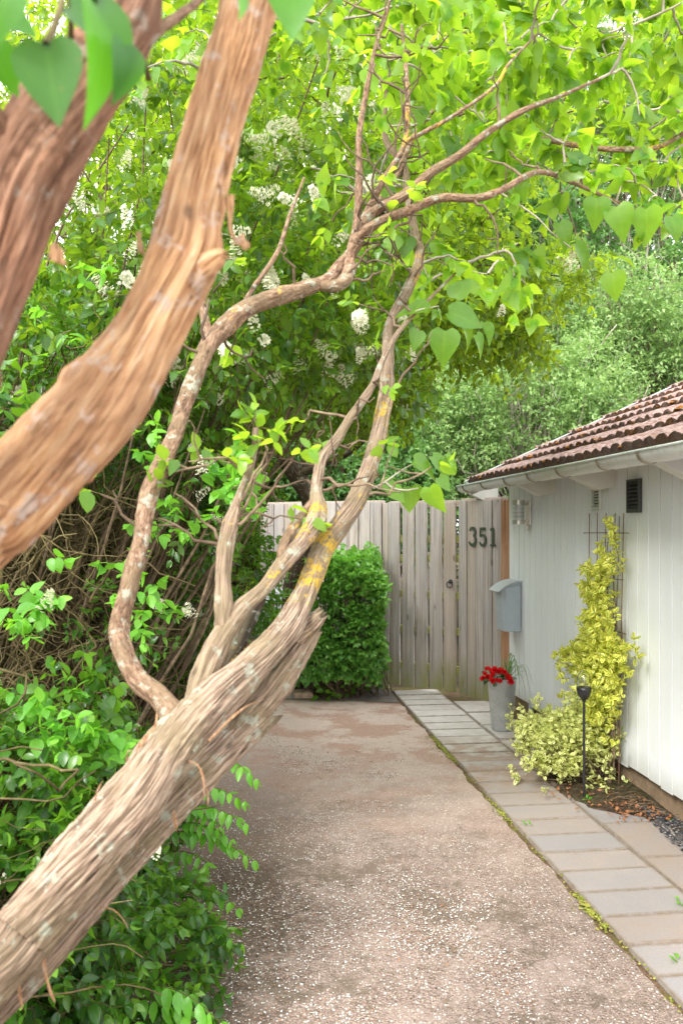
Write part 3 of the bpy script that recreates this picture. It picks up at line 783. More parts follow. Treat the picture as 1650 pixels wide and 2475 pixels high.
for ch, px in (('3', 1146), ('5', 1171), ('1', 1195)):
    t_ = sfence(px); p = A_g1 + dirr * t_ ; nrm = np.array([dirr[1], -dirr[0]])
    p = p + nrm * .030
    b = MB(); h = .165
    if ch == '3':
        stroke(b, arc(.0, .122, .040, .035, 160, -75), [.014 + .016 * math.sin(math.pi * i / 21) for i in range(22)], 0, .006)
        stroke(b, arc(.0, .047, .047, .042, 75, -165), [.014 + .019 * math.sin(math.pi * i / 21) for i in range(22)], 0.0003, .0063)
    if ch == '5':
        stroke(b, [(-.030, .150), (.040, .150)], .026, 0, .006)
        stroke(b, [(-.032, .162), (-.036, .084)], .014, .0004, .0064)
        stroke(b, arc(-.002, .050, .042, .045, 140, -160), [.014 + .017 * math.sin(math.pi * i / 21) for i in range(22)], 0.0008, .0068)
    if ch == '1':
        stroke(b, [(.004, .004), (.004, .160)], .027, 0, .006)
        stroke(b, [(-.034, .008), (.042, .008)], .016, .0004, .0064)
        stroke(b, [(-.034, .142), (.006, .154)], .017, .0008, .0068)
    o = b.build('house_number', M['digit'], None); o.location = (p[0], p[1], 1.378); o.rotation_euler = (0, 0, rzr); o.scale = (.92, 1, 1)
    tag(o, {'3': 'metal digit 3 of the house number', '5': 'metal digit 5 of the house number', '1': 'metal digit 1 of the house number'}[ch] + ' on the board fence', 'house number', 'house number digits on the fence')

# ------------------------------------------------------------------ GROUND
def m_soil():
    m, nt = newmat('dark_soil'); v = coords(nt, (1, 1, 1), 'World'); f = noise(nt, v, 26, 7, .7); b = noise(nt, v, 2.2, 3)
    c = ramp(nt, f, [(.3, (.025, .017, .012)), (.5, (.075, .05, .034)), (.7, (.17, .115, .08))])
    c = mix(nt, ramp(nt, b, [(.4, 0.), (.65, .5)]), c, (.05, .07, .02))
    finish(nt, c, 1, bump=f, bstr=.8, bdist=.02, spec=.1); return m
M['soil'] = m_soil()
def edge_x(Y): return 1.05 - .1205 * (Y - 2.892)
def m_path():
    m, nt = newmat('exposed_aggregate'); v = coords(nt, (1, 1, 1), 'World')
    wv = N(nt, 'ShaderNodeVectorMath', operation='ADD', ins={0: v})
    nz = noise(nt, v, 60, 2, out='Color'); sc1 = N(nt, 'ShaderNodeVectorMath', operation='SCALE', ins={0: nz, 3: .008}); nt.links.new(sc1.outputs[0], wv.inputs[1])
    vo = N(nt, 'ShaderNodeTexVoronoi', ins={'Vector': wv.outputs[0], 'Scale': 100.0})
    vd, vc = vo.outputs['Distance'], vo.outputs['Color']
    vo2 = N(nt, 'ShaderNodeTexVoronoi', ins={'Vector': wv.outputs[0], 'Scale': 260.0})
    sep = N(nt, 'ShaderNodeSeparateColor', ins={0: vc})
    sep2 = N(nt, 'ShaderNodeSeparateColor', ins={0: vo2.outputs['Color']})
    peb = ramp(nt, sep.outputs[0], [(0, (.07, .045, .035)), (.25, (.20, .14, .11)), (.5, (.34, .255, .205)), (.74, (.48, .385, .32)), (.86, (.55, .42, .33)), (.93, (.80, .78, .74)), (1, (.86, .85, .82))])
    fine = ramp(nt, sep2.outputs[0], [(0, (.14, .095, .075)), (.5, (.26, .19, .155)), (1, (.39, .30, .25))])
    ismort = ramp(nt, vd, [(.30, 0.), (.44, 1.)])
    big = noise(nt, v, 1.1, 4, .6); mid = noise(nt, v, 4.5, 5, .65); fn = noise(nt, v, 19, 5, .65)
    c = mix(nt, ismort, peb, fine)
    # smoother dusty patches where the stones are covered
    c = mix(nt, ramp(nt, mid, [(.46, 0.), (.66, .5)]), c, (.42, .325, .28))
    geo = N(nt, 'ShaderNodeNewGeometry').outputs['Position']; sx = N(nt, 'ShaderNodeSeparateXYZ', ins={0: geo})
    X, Y = sx.outputs[0], sx.outputs[1]
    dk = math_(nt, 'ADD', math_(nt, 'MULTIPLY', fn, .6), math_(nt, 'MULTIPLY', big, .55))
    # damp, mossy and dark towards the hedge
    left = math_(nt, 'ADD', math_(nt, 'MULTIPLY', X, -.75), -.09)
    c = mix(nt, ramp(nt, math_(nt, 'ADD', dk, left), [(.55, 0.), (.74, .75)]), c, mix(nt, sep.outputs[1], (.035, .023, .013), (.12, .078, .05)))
    spot = ramp(nt, math_(nt, 'ADD', noise(nt, v, 1.7, 6, .75), math_(nt, 'MULTIPLY', fn, .3)), [(.67, 0.), (.74, .75)])
    c = mix(nt, spot, c, mix(nt, sep2.outputs[1], (.10, .075, .05), (.2, .15, .11)))
    # reddish leaf dust and painted-in brightness far down the path
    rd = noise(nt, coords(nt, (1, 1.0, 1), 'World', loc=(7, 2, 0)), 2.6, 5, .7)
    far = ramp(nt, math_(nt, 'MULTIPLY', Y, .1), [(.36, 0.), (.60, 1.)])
    c = mix(nt, math_(nt, 'MULTIPLY', far, .62), c, (.78, .61, .53))  # far end brightened in the colour to offset the tree shade
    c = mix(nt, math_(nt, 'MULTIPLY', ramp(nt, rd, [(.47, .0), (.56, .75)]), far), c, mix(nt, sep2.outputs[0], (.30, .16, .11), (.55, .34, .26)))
    # scattered white chips, more on the left
    vo3 = N(nt, 'ShaderNodeTexVoronoi', ins={'Vector': wv.outputs[0], 'Scale': 85.0}); s3 = N(nt, 'ShaderNodeSeparateColor', ins={0: vo3.outputs['Color']})
    lw = math_(nt, 'ADD', ramp(nt, math_(nt, 'ADD', math_(nt, 'MULTIPLY', X, -.5), math_(nt, 'MULTIPLY', fn, .5)), [(.05, .0), (.5, .25)]), s3.outputs[2])
    chip = math_(nt, 'MULTIPLY', ramp(nt, lw, [(.93, 0.), (.95, 1.)]), ramp(nt, vo3.outputs['Distance'], [(.28, 1.), (.36, 0.)]))
    c = mix(nt, chip, c, (.82, .81, .78))
    hgt = math_(nt, 'MULTIPLY', math_(nt, 'SUBTRACT', .6, vd), math_(nt, 'SUBTRACT', 1., ramp(nt, mid, [(.44, 0.), (.62, .7)])))
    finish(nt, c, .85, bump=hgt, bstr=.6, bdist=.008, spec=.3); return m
M['path'] = m_path()
def m_slab():
    m, nt = newmat('concrete_slab'); v = coords(nt, (1, 1, 1), 'World')
    at = N(nt, 'ShaderNodeAttribute', attribute_name='rnd').outputs['Fac']
    f = noise(nt, v, 160, 4, .7); g = noise(nt, v, 7, 6, .65); h_ = noise(nt, v, 26, 5, .7)
    c = ramp(nt, at, [(0, (.34, .27, .23)), (.4, (.38, .315, .28)), (.7, (.35, .31, .295)), (.9, (.29, .275, .28)), (1, (.41, .335, .29))])
    c = mix(nt, ramp(nt, f, [(.3, .5), (.5, 0.)]), c, (.27, .22, .18))
    c = mix(nt, ramp(nt, f, [(.58, 0.), (.75, .45)]), c, (.66, .60, .53))
    c = mix(nt, ramp(nt, g, [(.42, 0.), (.7, .55)]), c, (.30, .285, .28))
    sx = N(nt, 'ShaderNodeSeparateXYZ', ins={0: N(nt, 'ShaderNodeNewGeometry').outputs['Position']})
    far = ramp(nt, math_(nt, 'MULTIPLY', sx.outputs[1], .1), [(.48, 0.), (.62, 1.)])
    c = mix(nt, math_(nt, 'MULTIPLY', far, .8), c, (.78, .73, .70))  # glare on the far slabs painted into their colour
    # brown soil washed over the slabs in the middle
    yy = math_(nt, 'MULTIPLY', sx.outputs[1], .1)
    band = ramp(nt, yy, [(.46, 0.), (.50, 1.), (.57, 1.), (.62, .25), (.78, .3)])
    c = mix(nt, math_(nt, 'MULTIPLY', band, ramp(nt, g, [(.40, .1), (.56, .85)])), c, mix(nt, h_, (.25, .15, .10), (.50, .37, .29)))
    ed = N(nt, 'ShaderNodeAttribute', attribute_name='edge').outputs['Fac']
    c = mix(nt, math_(nt, 'MULTIPLY', ed, ramp(nt, h_, [(.35, .2), (.6, .9)])), c, (.24, .185, .13))
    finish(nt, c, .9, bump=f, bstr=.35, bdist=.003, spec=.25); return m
M['slab'] = m_slab()
def m_joint():
    m, nt = newmat('mossy_joint'); v = coords(nt, (1, 1, 1), 'World'); f = noise(nt, v, 60, 5, .7); b = noise(nt, v, 4, 3)
    c = ramp(nt, f, [(.3, (.07, .045, .03)), (.6, (.22, .14, .09))])
    c = mix(nt, ramp(nt, b, [(.45, 0.), (.62, .6)]), c, mix(nt, f, (.09, .085, .02), (.24, .22, .05)))
    finish(nt, c, 1, bump=f, bstr=.8, bdist=.006, spec=.1); return m
M['joint'] = m_joint()
M['asphalt'] = m_simple('dark_patch', (.20, .175, .165), .9, var=.25, sc_=18, bump=.5, bd=.004, dirt=(.33, .22, .17))

def sheet(name, xs0, xs1, ys, z, mat, nx=8, amp=0, fr=2.0, kind='structure'):
    """strip between x functions over ys"""
    V = []; ny = len(ys)
    for y in ys:
        a, b_ = xs0(y), xs1(y)
        for i in range(nx + 1):
            x = a + (b_ - a) * i / nx; V.append([x, y, z])
    V = np.array(V, float)
    if amp: V[:, 2] += amp * (fbm(np.stack([V[:, 0] * fr, V[:, 1] * fr, V[:, 0] * 0], -1), 3) - .5)
    idx = np.arange(ny * (nx + 1)).reshape(ny, nx + 1)
    F = np.stack([idx[:-1, :-1], idx[:-1, 1:], idx[1:, 1:], idx[1:, :-1]], -1).reshape(-1, 4)
    return mesh_obj(name, V, F, mat, None, smooth=True, kind=kind)
sheet('ground', lambda y: -90, lambda y: 90, np.linspace(-60, 200, 30), -.012, M['soil'], 20)
def pl(y): return -1.35 + .12 * math.sin(y * 1.7) + .05 * math.sin(y * 5.1)
def fence_y(x): return 7.94 - .59 * (x - .46)
sheet('path', pl, lambda y: edge_x(y) - .016 + .008 * math.sin(y * 7.3) + .006 * math.sin(y * 17 + 1) + .004 * math.sin(y * 41), np.linspace(-3, 7.78, 420), .0, M['path'], 30, amp=.006)
V = [[-.95, 7.18, .006], [.565, 7.18, .006], [.50, 7.80, .006], [.2, 7.83, .006], [-.2, 7.72, .006], [-.95, 7.76, .006]]
mesh_obj('road_patch', np.array([[-1.0, 7.30, .006], [-.4, 7.37, .006], [.1, 7.33, .006], [.510, 7.24, .006], [.455, 7.86, .006], [.15, 7.86, .006], [-.3, 7.76, .006], [-1.0, 7.80, .006]]), np.arange(8)[None], M['asphalt'], kind='structure')

# paving
PO = np.array([edge_x(0), 0.0]); PD = np.array([-.1205, 1.0]); PD /= np.linalg.norm(PD); PN = np.array([PD[1], -PD[0]])
def PV(s, t): return PO + PD * s + PN * t
V = []; F = []; at = []; ed = []; n0 = 0
def slab(s0, s1, t0, t1, z=.012, a=None, clip=None):
    global n0
    g = .0035; s0 += g; s1 -= g; t0 += g; t1 -= g
    ns_, nt_ = 9, 13; e_ = .004
    sa = np.concatenate([[s0, s0 + e_], np.linspace(s0 + .02, s1 - .02, ns_ - 4), [s1 - e_, s1]]); ta = np.concatenate([[t0, t0 + e_], np.linspace(t0 + .02, t1 - .02, nt_ - 4), [t1 - e_, t1]])
    tl = rng.normal(0, .0015, 3); a = rng.random() if a is None else a
    for si, s_ in enumerate(sa):
        for ti, t_ in enumerate(ta):
            q = PV(s_ + rng.normal(0, .0006), t_ + rng.normal(0, .0006)); bd_ = si in (0, ns_ - 1) or ti in (0, nt_ - 1)
            zz = z + tl[0] + tl[1] * (s_ - s0) / .2 + tl[2] * (t_ - t0) / .4 - (.016 if bd_ else 0)
            V.append([q[0], q[1], zz]); at.append(a); near = si <= 1 or si >= ns_ - 2 or ti <= 1 or ti >= nt_ - 2; ed.append(1. if near else 0.)
    idx = np.arange(ns_ * nt_).reshape(ns_, nt_) + n0
    F.append(np.stack([idx[:-1, :-1], idx[:-1, 1:], idx[1:, 1:], idx[1:, :-1]], -1).reshape(-1, 4)); n0 += ns_ * nt_
rowp = .2165; base = 2.892 % rowp
for i in range(-8, 36):
    s0 = i * rowp + .02
    if s0 > 7.85: break
    slab(s0, s0 + rowp, .008, .436 + .008)
for i in range(-4, 18):
    s0 = i * rowp * 2 - .11 + .02
    if s0 + .43 > 7.60: continue
    if 3.6 < 0: pass
    wdt = .20 if i < 30 else .3
    slab(s0, s0 + rowp * 2, .448, .448 + .33)
mesh_obj('pavement', np.array(V), [np.vstack(F)], M['slab'], None, {'rnd': at, 'edge': ed}, smooth=False, kind='structure')
sheet('joint_sand', lambda y: edge_x(y) - .09, lambda y: 2.2025 - .1125 * y + .08, np.linspace(-3, 8.0, 120), -.0055, M['joint'], 8, amp=.002)

# planting bed with soil mound against the wall
def bed_pt(u, v):  # u 0..1 along, v 0..1 out from wall
    return None
bs = np.linspace(4.35, 5.75, 60); V = []; nv = 18
for s_ in bs:
    e = min(1, (s_ - 4.35) / .35, (5.75 - s_) / .3); wd_ = .10 + .30 * max(0, e) ** .6 + .02 * math.sin(s_ * 21) + .012 * math.sin(s_ * 47)
    for j in range(nv + 1):
        t_ = -.05 + (wd_ + .05) * j / nv; q = H(s_, t_, 0)
        V.append([q[0], q[1], .012 + .03 * (1 - (j / nv) ** 2) * max(.1, e) + .014 * (fbm(np.array([s_ * 30, t_ * 30, 0.]), 3) - .5) - (.02 if j == nv else 0)])
idx = np.arange(len(bs) * (nv + 1)).reshape(len(bs), nv + 1)
mesh_obj('soil_bed', np.array(V), np.stack([idx[:-1, :-1], idx[1:, :-1], idx[1:, 1:], idx[:-1, 1:]], -1).reshape(-1, 4), M['soil'], None, smooth=True, kind='structure')

# small stones: black gravel strip by the plinth, and chips on the path
def stones(name, pts, sz, mat, rn=None, flat=.6):
    n = len(pts); q6 = np.arange(6) * math.pi / 3
    b = np.array([[math.cos(a_), .8 * math.sin(a_), 0] for a_ in q6] + [[.45 * math.cos(a_), .4 * math.sin(a_), .7] for a_ in q6[::2]] + [[0, 0, -.5]])
    fc = np.array([[0, 1, 6], [1, 2, 7], [1, 7, 6], [2, 3, 7], [3, 4, 8], [3, 8, 7], [4, 5, 8], [5, 0, 6], [5, 6, 8], [6, 7, 8], [1, 0, 9], [2, 1, 9], [3, 2, 9], [4, 3, 9], [5, 4, 9], [0, 5, 9]])
    m_ = len(b); a = rng.uniform(0, 6.28, n); ca, sa = np.cos(a), np.sin(a)
    bb = b[None] * (1 + rng.normal(0, .2, (n, m_, 3)))
    x = bb[..., 0] * ca[:, None] - bb[..., 1] * sa[:, None]; y = bb[..., 0] * sa[:, None] + bb[..., 1] * ca[:, None]
    Vv = pts[:, None, :] + np.stack([x, y, bb[..., 2] * flat], -1) * sz[:, None, None]
    return mesh_obj(name, Vv.reshape(-1, 3), (fc[None] + (np.arange(n) * m_)[:, None, None]).reshape(-1, 3), mat, None, {'rnd': np.repeat(rn if rn is not None else rng.random(n), m_)}, kind='stuff')
def m_stone(name, stops):
    m, nt = newmat(name); a = N(nt, 'ShaderNodeAttribute', attribute_name='rnd').outputs['Fac']
    finish(nt, ramp(nt, a, stops), .8, spec=.3); return m
M['gravel'] = m_stone('dark_gravel', [(0, (.02, .02, .022)), (.6, (.07, .07, .075)), (.85, (.14, .13, .13)), (1, (.38, .35, .33))])
M['chips'] = m_stone('stone_chips', [(0, (.16, .11, .08)), (.25, (.40, .22, .14)), (.5, (.36, .30, .25)), (.65, (.55, .50, .44)), (.82, (.68, .66, .62)), (1, (.80, .79, .76))])
n = 4200; s_ = rng.uniform(2.2, 4.95, n); t_ = rng.uniform(-.03, .125, n) * np.clip((5.1 - s_) / .8, .5, 1.25)
pts = np.array([H(a, b_, .018 + rng.uniform(0, .008)) for a, b_ in zip(s_, t_)]); stones('gravel', pts, rng.uniform(.004, .009, n), M['gravel'])
n = 42000; x_ = .8 - np.abs(rng.normal(0, 1.2, n)); y_ = rng.uniform(1.6, 6.2, n) ** 1.0
dens = vnoise(np.stack([x_ * 3.5, y_ * 3.5, x_ * 0], -1)) + .55 * np.clip(-x_ + .05, -.8, .9) - .10 * (y_ - 2.5)
k = (dens > .42) & (x_ > -1.3); x_, y_ = x_[k], y_[k]
k = x_ < np.array([edge_x(v) for v in y_]) - .02; x_, y_ = x_[k], y_[k]; n = len(x_)
stones('stone_chips', np.stack([x_, y_, np.full(n, .004)], -1), rng.uniform(.0014, .0052, n), M['chips'], flat=.5)

# ------------------------------------------------------------------ EUONYMUS (three growths), trellis, solar light, pot
s0t, s1t = wall_s(1512), wall_s(1436)
trel = thing('trellis', 'thin rusty wire trellis leaning on the white wall', 'trellis', (0, 0, 0))
def rod(p0, p1, r=.0026, nm='upright'):
    b = MB(); b.tube([p0, (np.array(p0) + p1) / 2 + rng.normal(0, .002, 3), p1], r, 8); return b.build(nm, M['rustrod'], trel, smooth=True)
for i, px in enumerate((1436, 1455.5, 1477, 1499, 1520)):
    s_ = wall_s(px) ; rod(H(s_, .035, EYE - (1240 - HOR) / FP * s_ / 1.006), H(wall_s(px - (6 if i > 1 else 1)), .05, .05))
for yy_, a, b_ in ((1289, 1423, 1536), (1397, 1430, 1522), (1520, 1424, 1530), (1640, 1424, 1530)):
    s_ = wall_s(1480); z_ = EYE - (yy_ - HOR) / FP * s_ / 1.006; rod(H(wall_s(a), .04, z_), H(wall_s(b_), .042, z_ + .003), nm='crossbar')

def bunch(name, parent, cents, dirs, nodes, sp, size, tpl, mat, droop=.2, sag=.02, rnd=None, stem=None, stemr=(.0016, .0008), **kw):
    lv, pts = sprigs(cents, dirs, nodes, sp, size, droop, sag, rnd=rnd, **kw)
    o = lv.build(name, tpl, mat, parent)
    if stem: stems_mesh('stems', pts, stemr[0], stemr[1], stem, parent)
    return o, pts
# climbing one
root = H(wall_s(1475), .10, .03)
climb = thing('climbing_euonymus', 'yellow variegated evergreen climbing the wire trellis on the white wall', 'climbing plant', tuple(root))
def Wp(px, py, t):
    k = (px - 825) / FP; Y = (2.2025 - t * 1.006) / (k + .1125); return np.array([k * Y, Y, EYE - (py - HOR) / FP * Y])
blobs = [((1503, 1275), 12, 10, 3), ((1500, 1320), 12, 22, 10), ((1497, 1355), 16, 22, 12), ((1478, 1390), 30, 24, 26), ((1462, 1425), 30, 28, 30), ((1482, 1465), 26, 30, 36), ((1472, 1510), 34, 30, 50),
         ((1476, 1560), 56, 32, 120), ((1495, 1600), 56, 30, 110), ((1462, 1608), 48, 30, 80), ((1478, 1650), 48, 28, 90), ((1482, 1695), 44, 28, 75), ((1478, 1735), 38, 26, 56), ((1462, 1775), 40, 26, 46), ((1415, 1590), 28, 12, 14), ((1500, 1245), 6, 6, 2),
         ((1450, 1372), 16, 10, 7)]
C_ = []; D_ = []
for (px, py), rx, ry, n in blobs:
    px -= 14 + 10 * (py > 1550)
    for i in range(int(n * .78)):
        a = rng.normal(0, .55, 2) * (1 + .35 * (rng.random() < .1)); p = Wp(px + a[0] * rx, py + a[1] * ry, .05 + abs(rng.normal(0, .06)))
        C_.append(p); dd_ = np.append(NX * rng.uniform(.2, 1.), rng.uniform(-.2, .9)) + np.append(AX * (-np.sign(a[0]) if True else 1) * .6 * rng.random(), 0); D_.append(dd_ + rng.normal(0, .25, 3))
C_ = np.array(C_) - root; D_ = np.array(D_)
bunch('foliage', climb, C_, D_, 3, .020, .045, OVALW, M['euonymus'], droop=.0, sag=.0, stem=M['twig'], jit=.35)
for kk in range(9):
    px = 1450 + kk * 8; top = [1560, 1420, 1250, 1330, 1700, 1300, 1248, 1500, 1640][kk]
    pts = np.array([Wp(1468 + rng.normal(0, 6), 1870, .08)] + [Wp(1470 + (px - 1470) * u + rng.normal(0, 6), 1850 + (top - 1850) * u, .05 + .02 * math.sin(u * 5)) for u in (.2, .4, .6, .8, 1)]) - root
    b = MB(); b.tube(spline(pts, 24), np.linspace(.006, .0018, 24), 7); b.build('stem', M['twig_brown'], climb, smooth=True)
# spreading one
root2 = P(1432, 1895, 5.0); root2[2] = .02
spread = thing('spreading_euonymus', 'cream and yellow variegated shrub sprawling low across the paving slabs', 'shrub', tuple(root2))
bl = [((1285, 1785), 5.0, .07, .06, 46), ((1262, 1760), 5.15, .03, .04, 16), ((1300, 1800), 4.95, .10, .08, 70), ((1340, 1790), 5.0, .14, .11, 130), ((1345, 1850), 4.9, .13, .07, 100), ((1390, 1800), 4.95, .15, .13, 150), ((1400, 1850), 4.95, .13, .09, 110), ((1435, 1790), 5.0, .12, .13, 120),
      ((1470, 1775), 4.95, .08, .12, 60), ((1335, 1752), 5.15, .09, .05, 45), ((1375, 1742), 5.1, .11, .06, 55), ((1420, 1725), 5.1, .11, .08, 70), ((1300, 1750), 5.2, .04, .04, 14), ((1455, 1830), 4.95, .07, .09, 45), ((1285, 1845), 4.85, .07, .03, 14), ((1430, 1912), 4.85, .07, .03, 7)]
C_ = []; D_ = []
for (px, py), d, rx, rz, n in bl:
    p = P(px, py, d)
    n = int(n * .72); q = p + rng.normal(0, .5, (n, 3)) * [rx, .10, rz] * (1 + 1.1 * (rng.random((n, 1)) < .13)); q[:, 2] = np.maximum(q[:, 2], .03); C_.append(q); v = norm(q - root2) + rng.normal(0, .4, (n, 3)) + [0, -.2, .6]; D_.append(v)
C_ = np.vstack(C_); D_ = np.vstack(D_)
bunch('foliage', spread, C_ - root2, D_, 3, .018, .035, OVALW, M['euopale'], droop=0, sag=0, stem=M['twig'], jit=.4)
sel = rng.choice(len(C_), 130, replace=False)
pts = connect(np.tile(root2 + [0, 0, .02], (130, 1)) + rng.normal(0, .05, (130, 3)) * [1, 1, .2], C_[sel], 10, .35, .004) - root2
pts[..., 2] = np.maximum(pts[..., 2], .0); stems_mesh('stems', pts, .0042, .0016, M['twig_brown'], spread, 6)
b = MB(); b.tube(spline(np.array([P(1440, 1925, 4.82), P(1470, 1900, 4.86), P(1466, 1865, 4.9), P(1440, 1848, 4.95), P(1405, 1850, 4.98)]) - root2, 30), np.linspace(.016, .010, 30), 10); b.tube(spline(np.array([P(1462, 1915, 4.9), P(1475, 1880, 4.95), P(1490, 1850, 5.), P(1483, 1800, 5.05)]) - root2, 24), np.linspace(.009, .004, 24), 8)
b.build('trunk', M['twig_brown'], spread, smooth=True)
# litter around
def scatter_leaves(name, n, fn, size, mat, tpl=OVAL, zz=.02, kind='stuff', tilt=.5):
    p = np.array([fn() for _ in range(n)]); lv = Leaves(); a = rng.uniform(0, 6.28, n)
    lv.add(p, np.stack([np.cos(a), np.sin(a), rng.normal(0, tilt * .4, n)], -1), UP + rng.normal(0, tilt, (n, 3)), size * rng.uniform(.5, 1.2, n), rng.random(n)); return lv.build(name, tpl, mat, None, kind=kind)
scatter_leaves('leaf_litter', 420, lambda: H(rng.uniform(4.3, 5.6), abs(rng.normal(0, .2)), .035), .028, M['litter'])
p0 = np.array([H(rng.uniform(4.35, 5.5), abs(rng.normal(.05, .12)), .04) for _ in range(120)]); p1 = p0 + rng.normal(0, .06, p0.shape) * [1, 1, .25]
o = stems_mesh('twig_litter', connect(p0, p1, 5, .3, .002), .0022, .001, M['twig_brown'], None, 5); o['kind'] = 'stuff'

# solar garden light
bp = P(1410, 1934, 4.67); bp[2] = 0
light = thing('garden_light', 'slim black solar garden light with a clear glass globe standing before the shrub', 'garden light', tuple(bp))
b = MB(); b.tube([[0, 0, -.02], [.001, 0, .3], [0, 0, .565]], .0075, 12); b.build('pole', M['black'], light, smooth=True)
b = MB(); b.lathe([(.0, .560), (.011, .560), (.013, .572), (.026, .582), (.036, .600), (.041, .625), (.0415, .638), (.038, .640), (.0, .636)], 32); b.build('cup', M['black'], light, smooth=True)
m, nt = newmat('clear_glass'); finish(nt, (.95, .97, .97), .02, **{'Transmission Weight': 1.0, 'IOR': 1.4}); M['glass'] = m
b = MB(); b.lathe([(.039, .640), (.041, .665), (.039, .69), (.032, .712), (.021, .727), (.008, .734), (.0, .735)], 32); b.lathe([(.0365, .642), (.0385, .665), (.0365, .69), (.030, .709), (.0195, .7235), (.007, .730), (.0, .7305)][::-1], 32); b.build('globe', M['glass'], light, smooth=True)

# zinc pot
pp = P(1212, 1765, 6.25); pp[2] = .012
pot = thing('flower_pot', 'tall tapered galvanised metal pot on the paving near the gate', 'flower pot', tuple(pp))
b = MB(); b.lathe([(0, 0), (.070, 0), (.076, .004), (.079, .02), (.108, .385), (.112, .388), (.112, .394), (.106, .394), (.103, .380), (.100, .345), (0, .345)], 40); b.build('pot_body', M['zinc'], pot, smooth=True)
b = MB(); b.lathe([(0, .350), (.0995, .350), (.0995, .348)], 24); b.build('potting_soil', M['soil'], pot)
# red begonias
bc = pp + [-.035, -.02, .37]
beg = thing('begonia', 'bright red flowering begonias filling the metal pot', 'flowers', tuple(bc))
n = 90; q, v = in_ell(n, (-.01, 0, .03), (.115, .09, .05)); lv = Leaves()
lv.add(q, v * [1, 1, .5] + rng.normal(0, .3, (n, 3)), UP + rng.normal(0, .5, (n, 3)), rng.uniform(.025, .04, n), rng.random(n)); lv.build('foliage', OVALW, M['begonia_leaf'], beg)
p0 = np.zeros((40, 3)) + rng.normal(0, .03, (40, 3)) * [1, 1, .1] - [0, 0, .02]; stems_mesh('stems', connect(p0, q[:40], 6, .2, .002), .0025, .0015, M['begonia_leaf'], beg, 5)
fl_pos = [(-.105, -.03, .06), (-.085, -.055, .045), (-.06, -.06, .078), (-.035, -.05, .09), (-.008, -.05, .085), (.015, -.045, .083), (.035, -.05, .075), (-.06, -.09, .018), (-.025, -.095, .022), (.0, -.09, .015), (.07, -.07, .035), (.082, -.085, .015), (.06, -.04, .05), (-.12, -.05, .03), (-.02, .02, .09), (.03, .03, .08), (-.07, .03, .08), (.09, -.06, -.002), (-.045, -.075, .06)]
fz = None
for i, c in enumerate(fl_pos):
    if fz is None or i < 3:
        lv = Leaves(); nn = 26
        for k in range(nn):
            a = k * 2.4; e = .15 + 1.25 * (1 - k / nn); d_ = np.array([math.cos(a) * math.sin(e), math.sin(a) * math.sin(e), math.cos(e)])
            lv.add(d_ * .004, d_, np.array([0, 0, 1.]) + rng.normal(0, .4, 3) - d_ * .3, .022 * (.7 + .3 * math.sin(e)), rng.random())
        o = lv.build('flower', leaf_template([(0, 0, .12), (.4, .4, .42), (.8, .8, .46), (1, 1.0, .2)], .15, -.25), M['red'], beg); fz = o
    else:
        o = fz.copy(); COL.objects.link(o); o.parent = beg
    o.location = c; s_ = rng.uniform(.8, 1.15); o.scale = (s_, s_, s_); o.rotation_euler = (R(55) + rng.normal(0, .3), rng.normal(0, .4), rng.uniform(-.6, .6))
# spider plant
sc_ = pp + [.05, .01, .36]
spd = thing('spider_plant', 'striped arching spider plant in the metal pot', 'plant', tuple(sc_))
V = []; F = []; n0 = 0; e_ = []
ends = [(-.03, 0, .17, .03), (-.06, -.02, .13, .02), (.05, -.05, .20, .0), (.10, -.06, .12, -.10), (.16, -.05, .10, -.16), (.15, -.1, .12, -.10), (.12, 0, .14, .0), (.19, -.03, .07, -.18), (-.02, -.06, .12, .08), (.07, -.10, .13, -.02), (.04, .05, .15, .05), (-.10, .02, .10, .02), (.09, .06, .16, .02), (.20, .02, .12, -.05), (-.05, .06, .16, .08), (.02, -.03, .22, .20), (.13, -.08, .05, -.20), (.00, -.1, .1, .0)]
for ex, ey, top, ez in ends:
    p_ = spline(np.array([[0, 0, 0], [ex * .3, ey * .3, top * .75], [ex * .7, ey * .7, top], [ex, ey, ez]]), 16)
    T = norm(np.gradient(p_, axis=0)); S_ = norm(np.cross(T, UP + .01)); u = np.linspace(0, 1, 16); wd_ = .0065 * np.sin(np.pi * np.clip(u * .93 + .07, 0, 1)) ** .6
    for i in range(16): V += [p_[i] - S_[i] * wd_[i] + UP * .002, p_[i], p_[i] + S_[i] * wd_[i] + UP * .002]; e_ += [1, 0, 1]
    for i in range(15):
        a = n0 + i * 3; F += [[a, a + 1, a + 4, a + 3], [a + 1, a + 2, a + 5, a + 4]]
    n0 += 48
m = leafmat('spider_striped', (.10, .22, .06), (.15, .3, .09), (.25, .4, .15), (.3, .45, .15), .35, .4, edge=None); 
mesh_obj('leaves', V, np.array(F), M['spider'], spd, {'rnd': rng.random(len(V)), 'edge': np.array(e_)}, smooth=True)

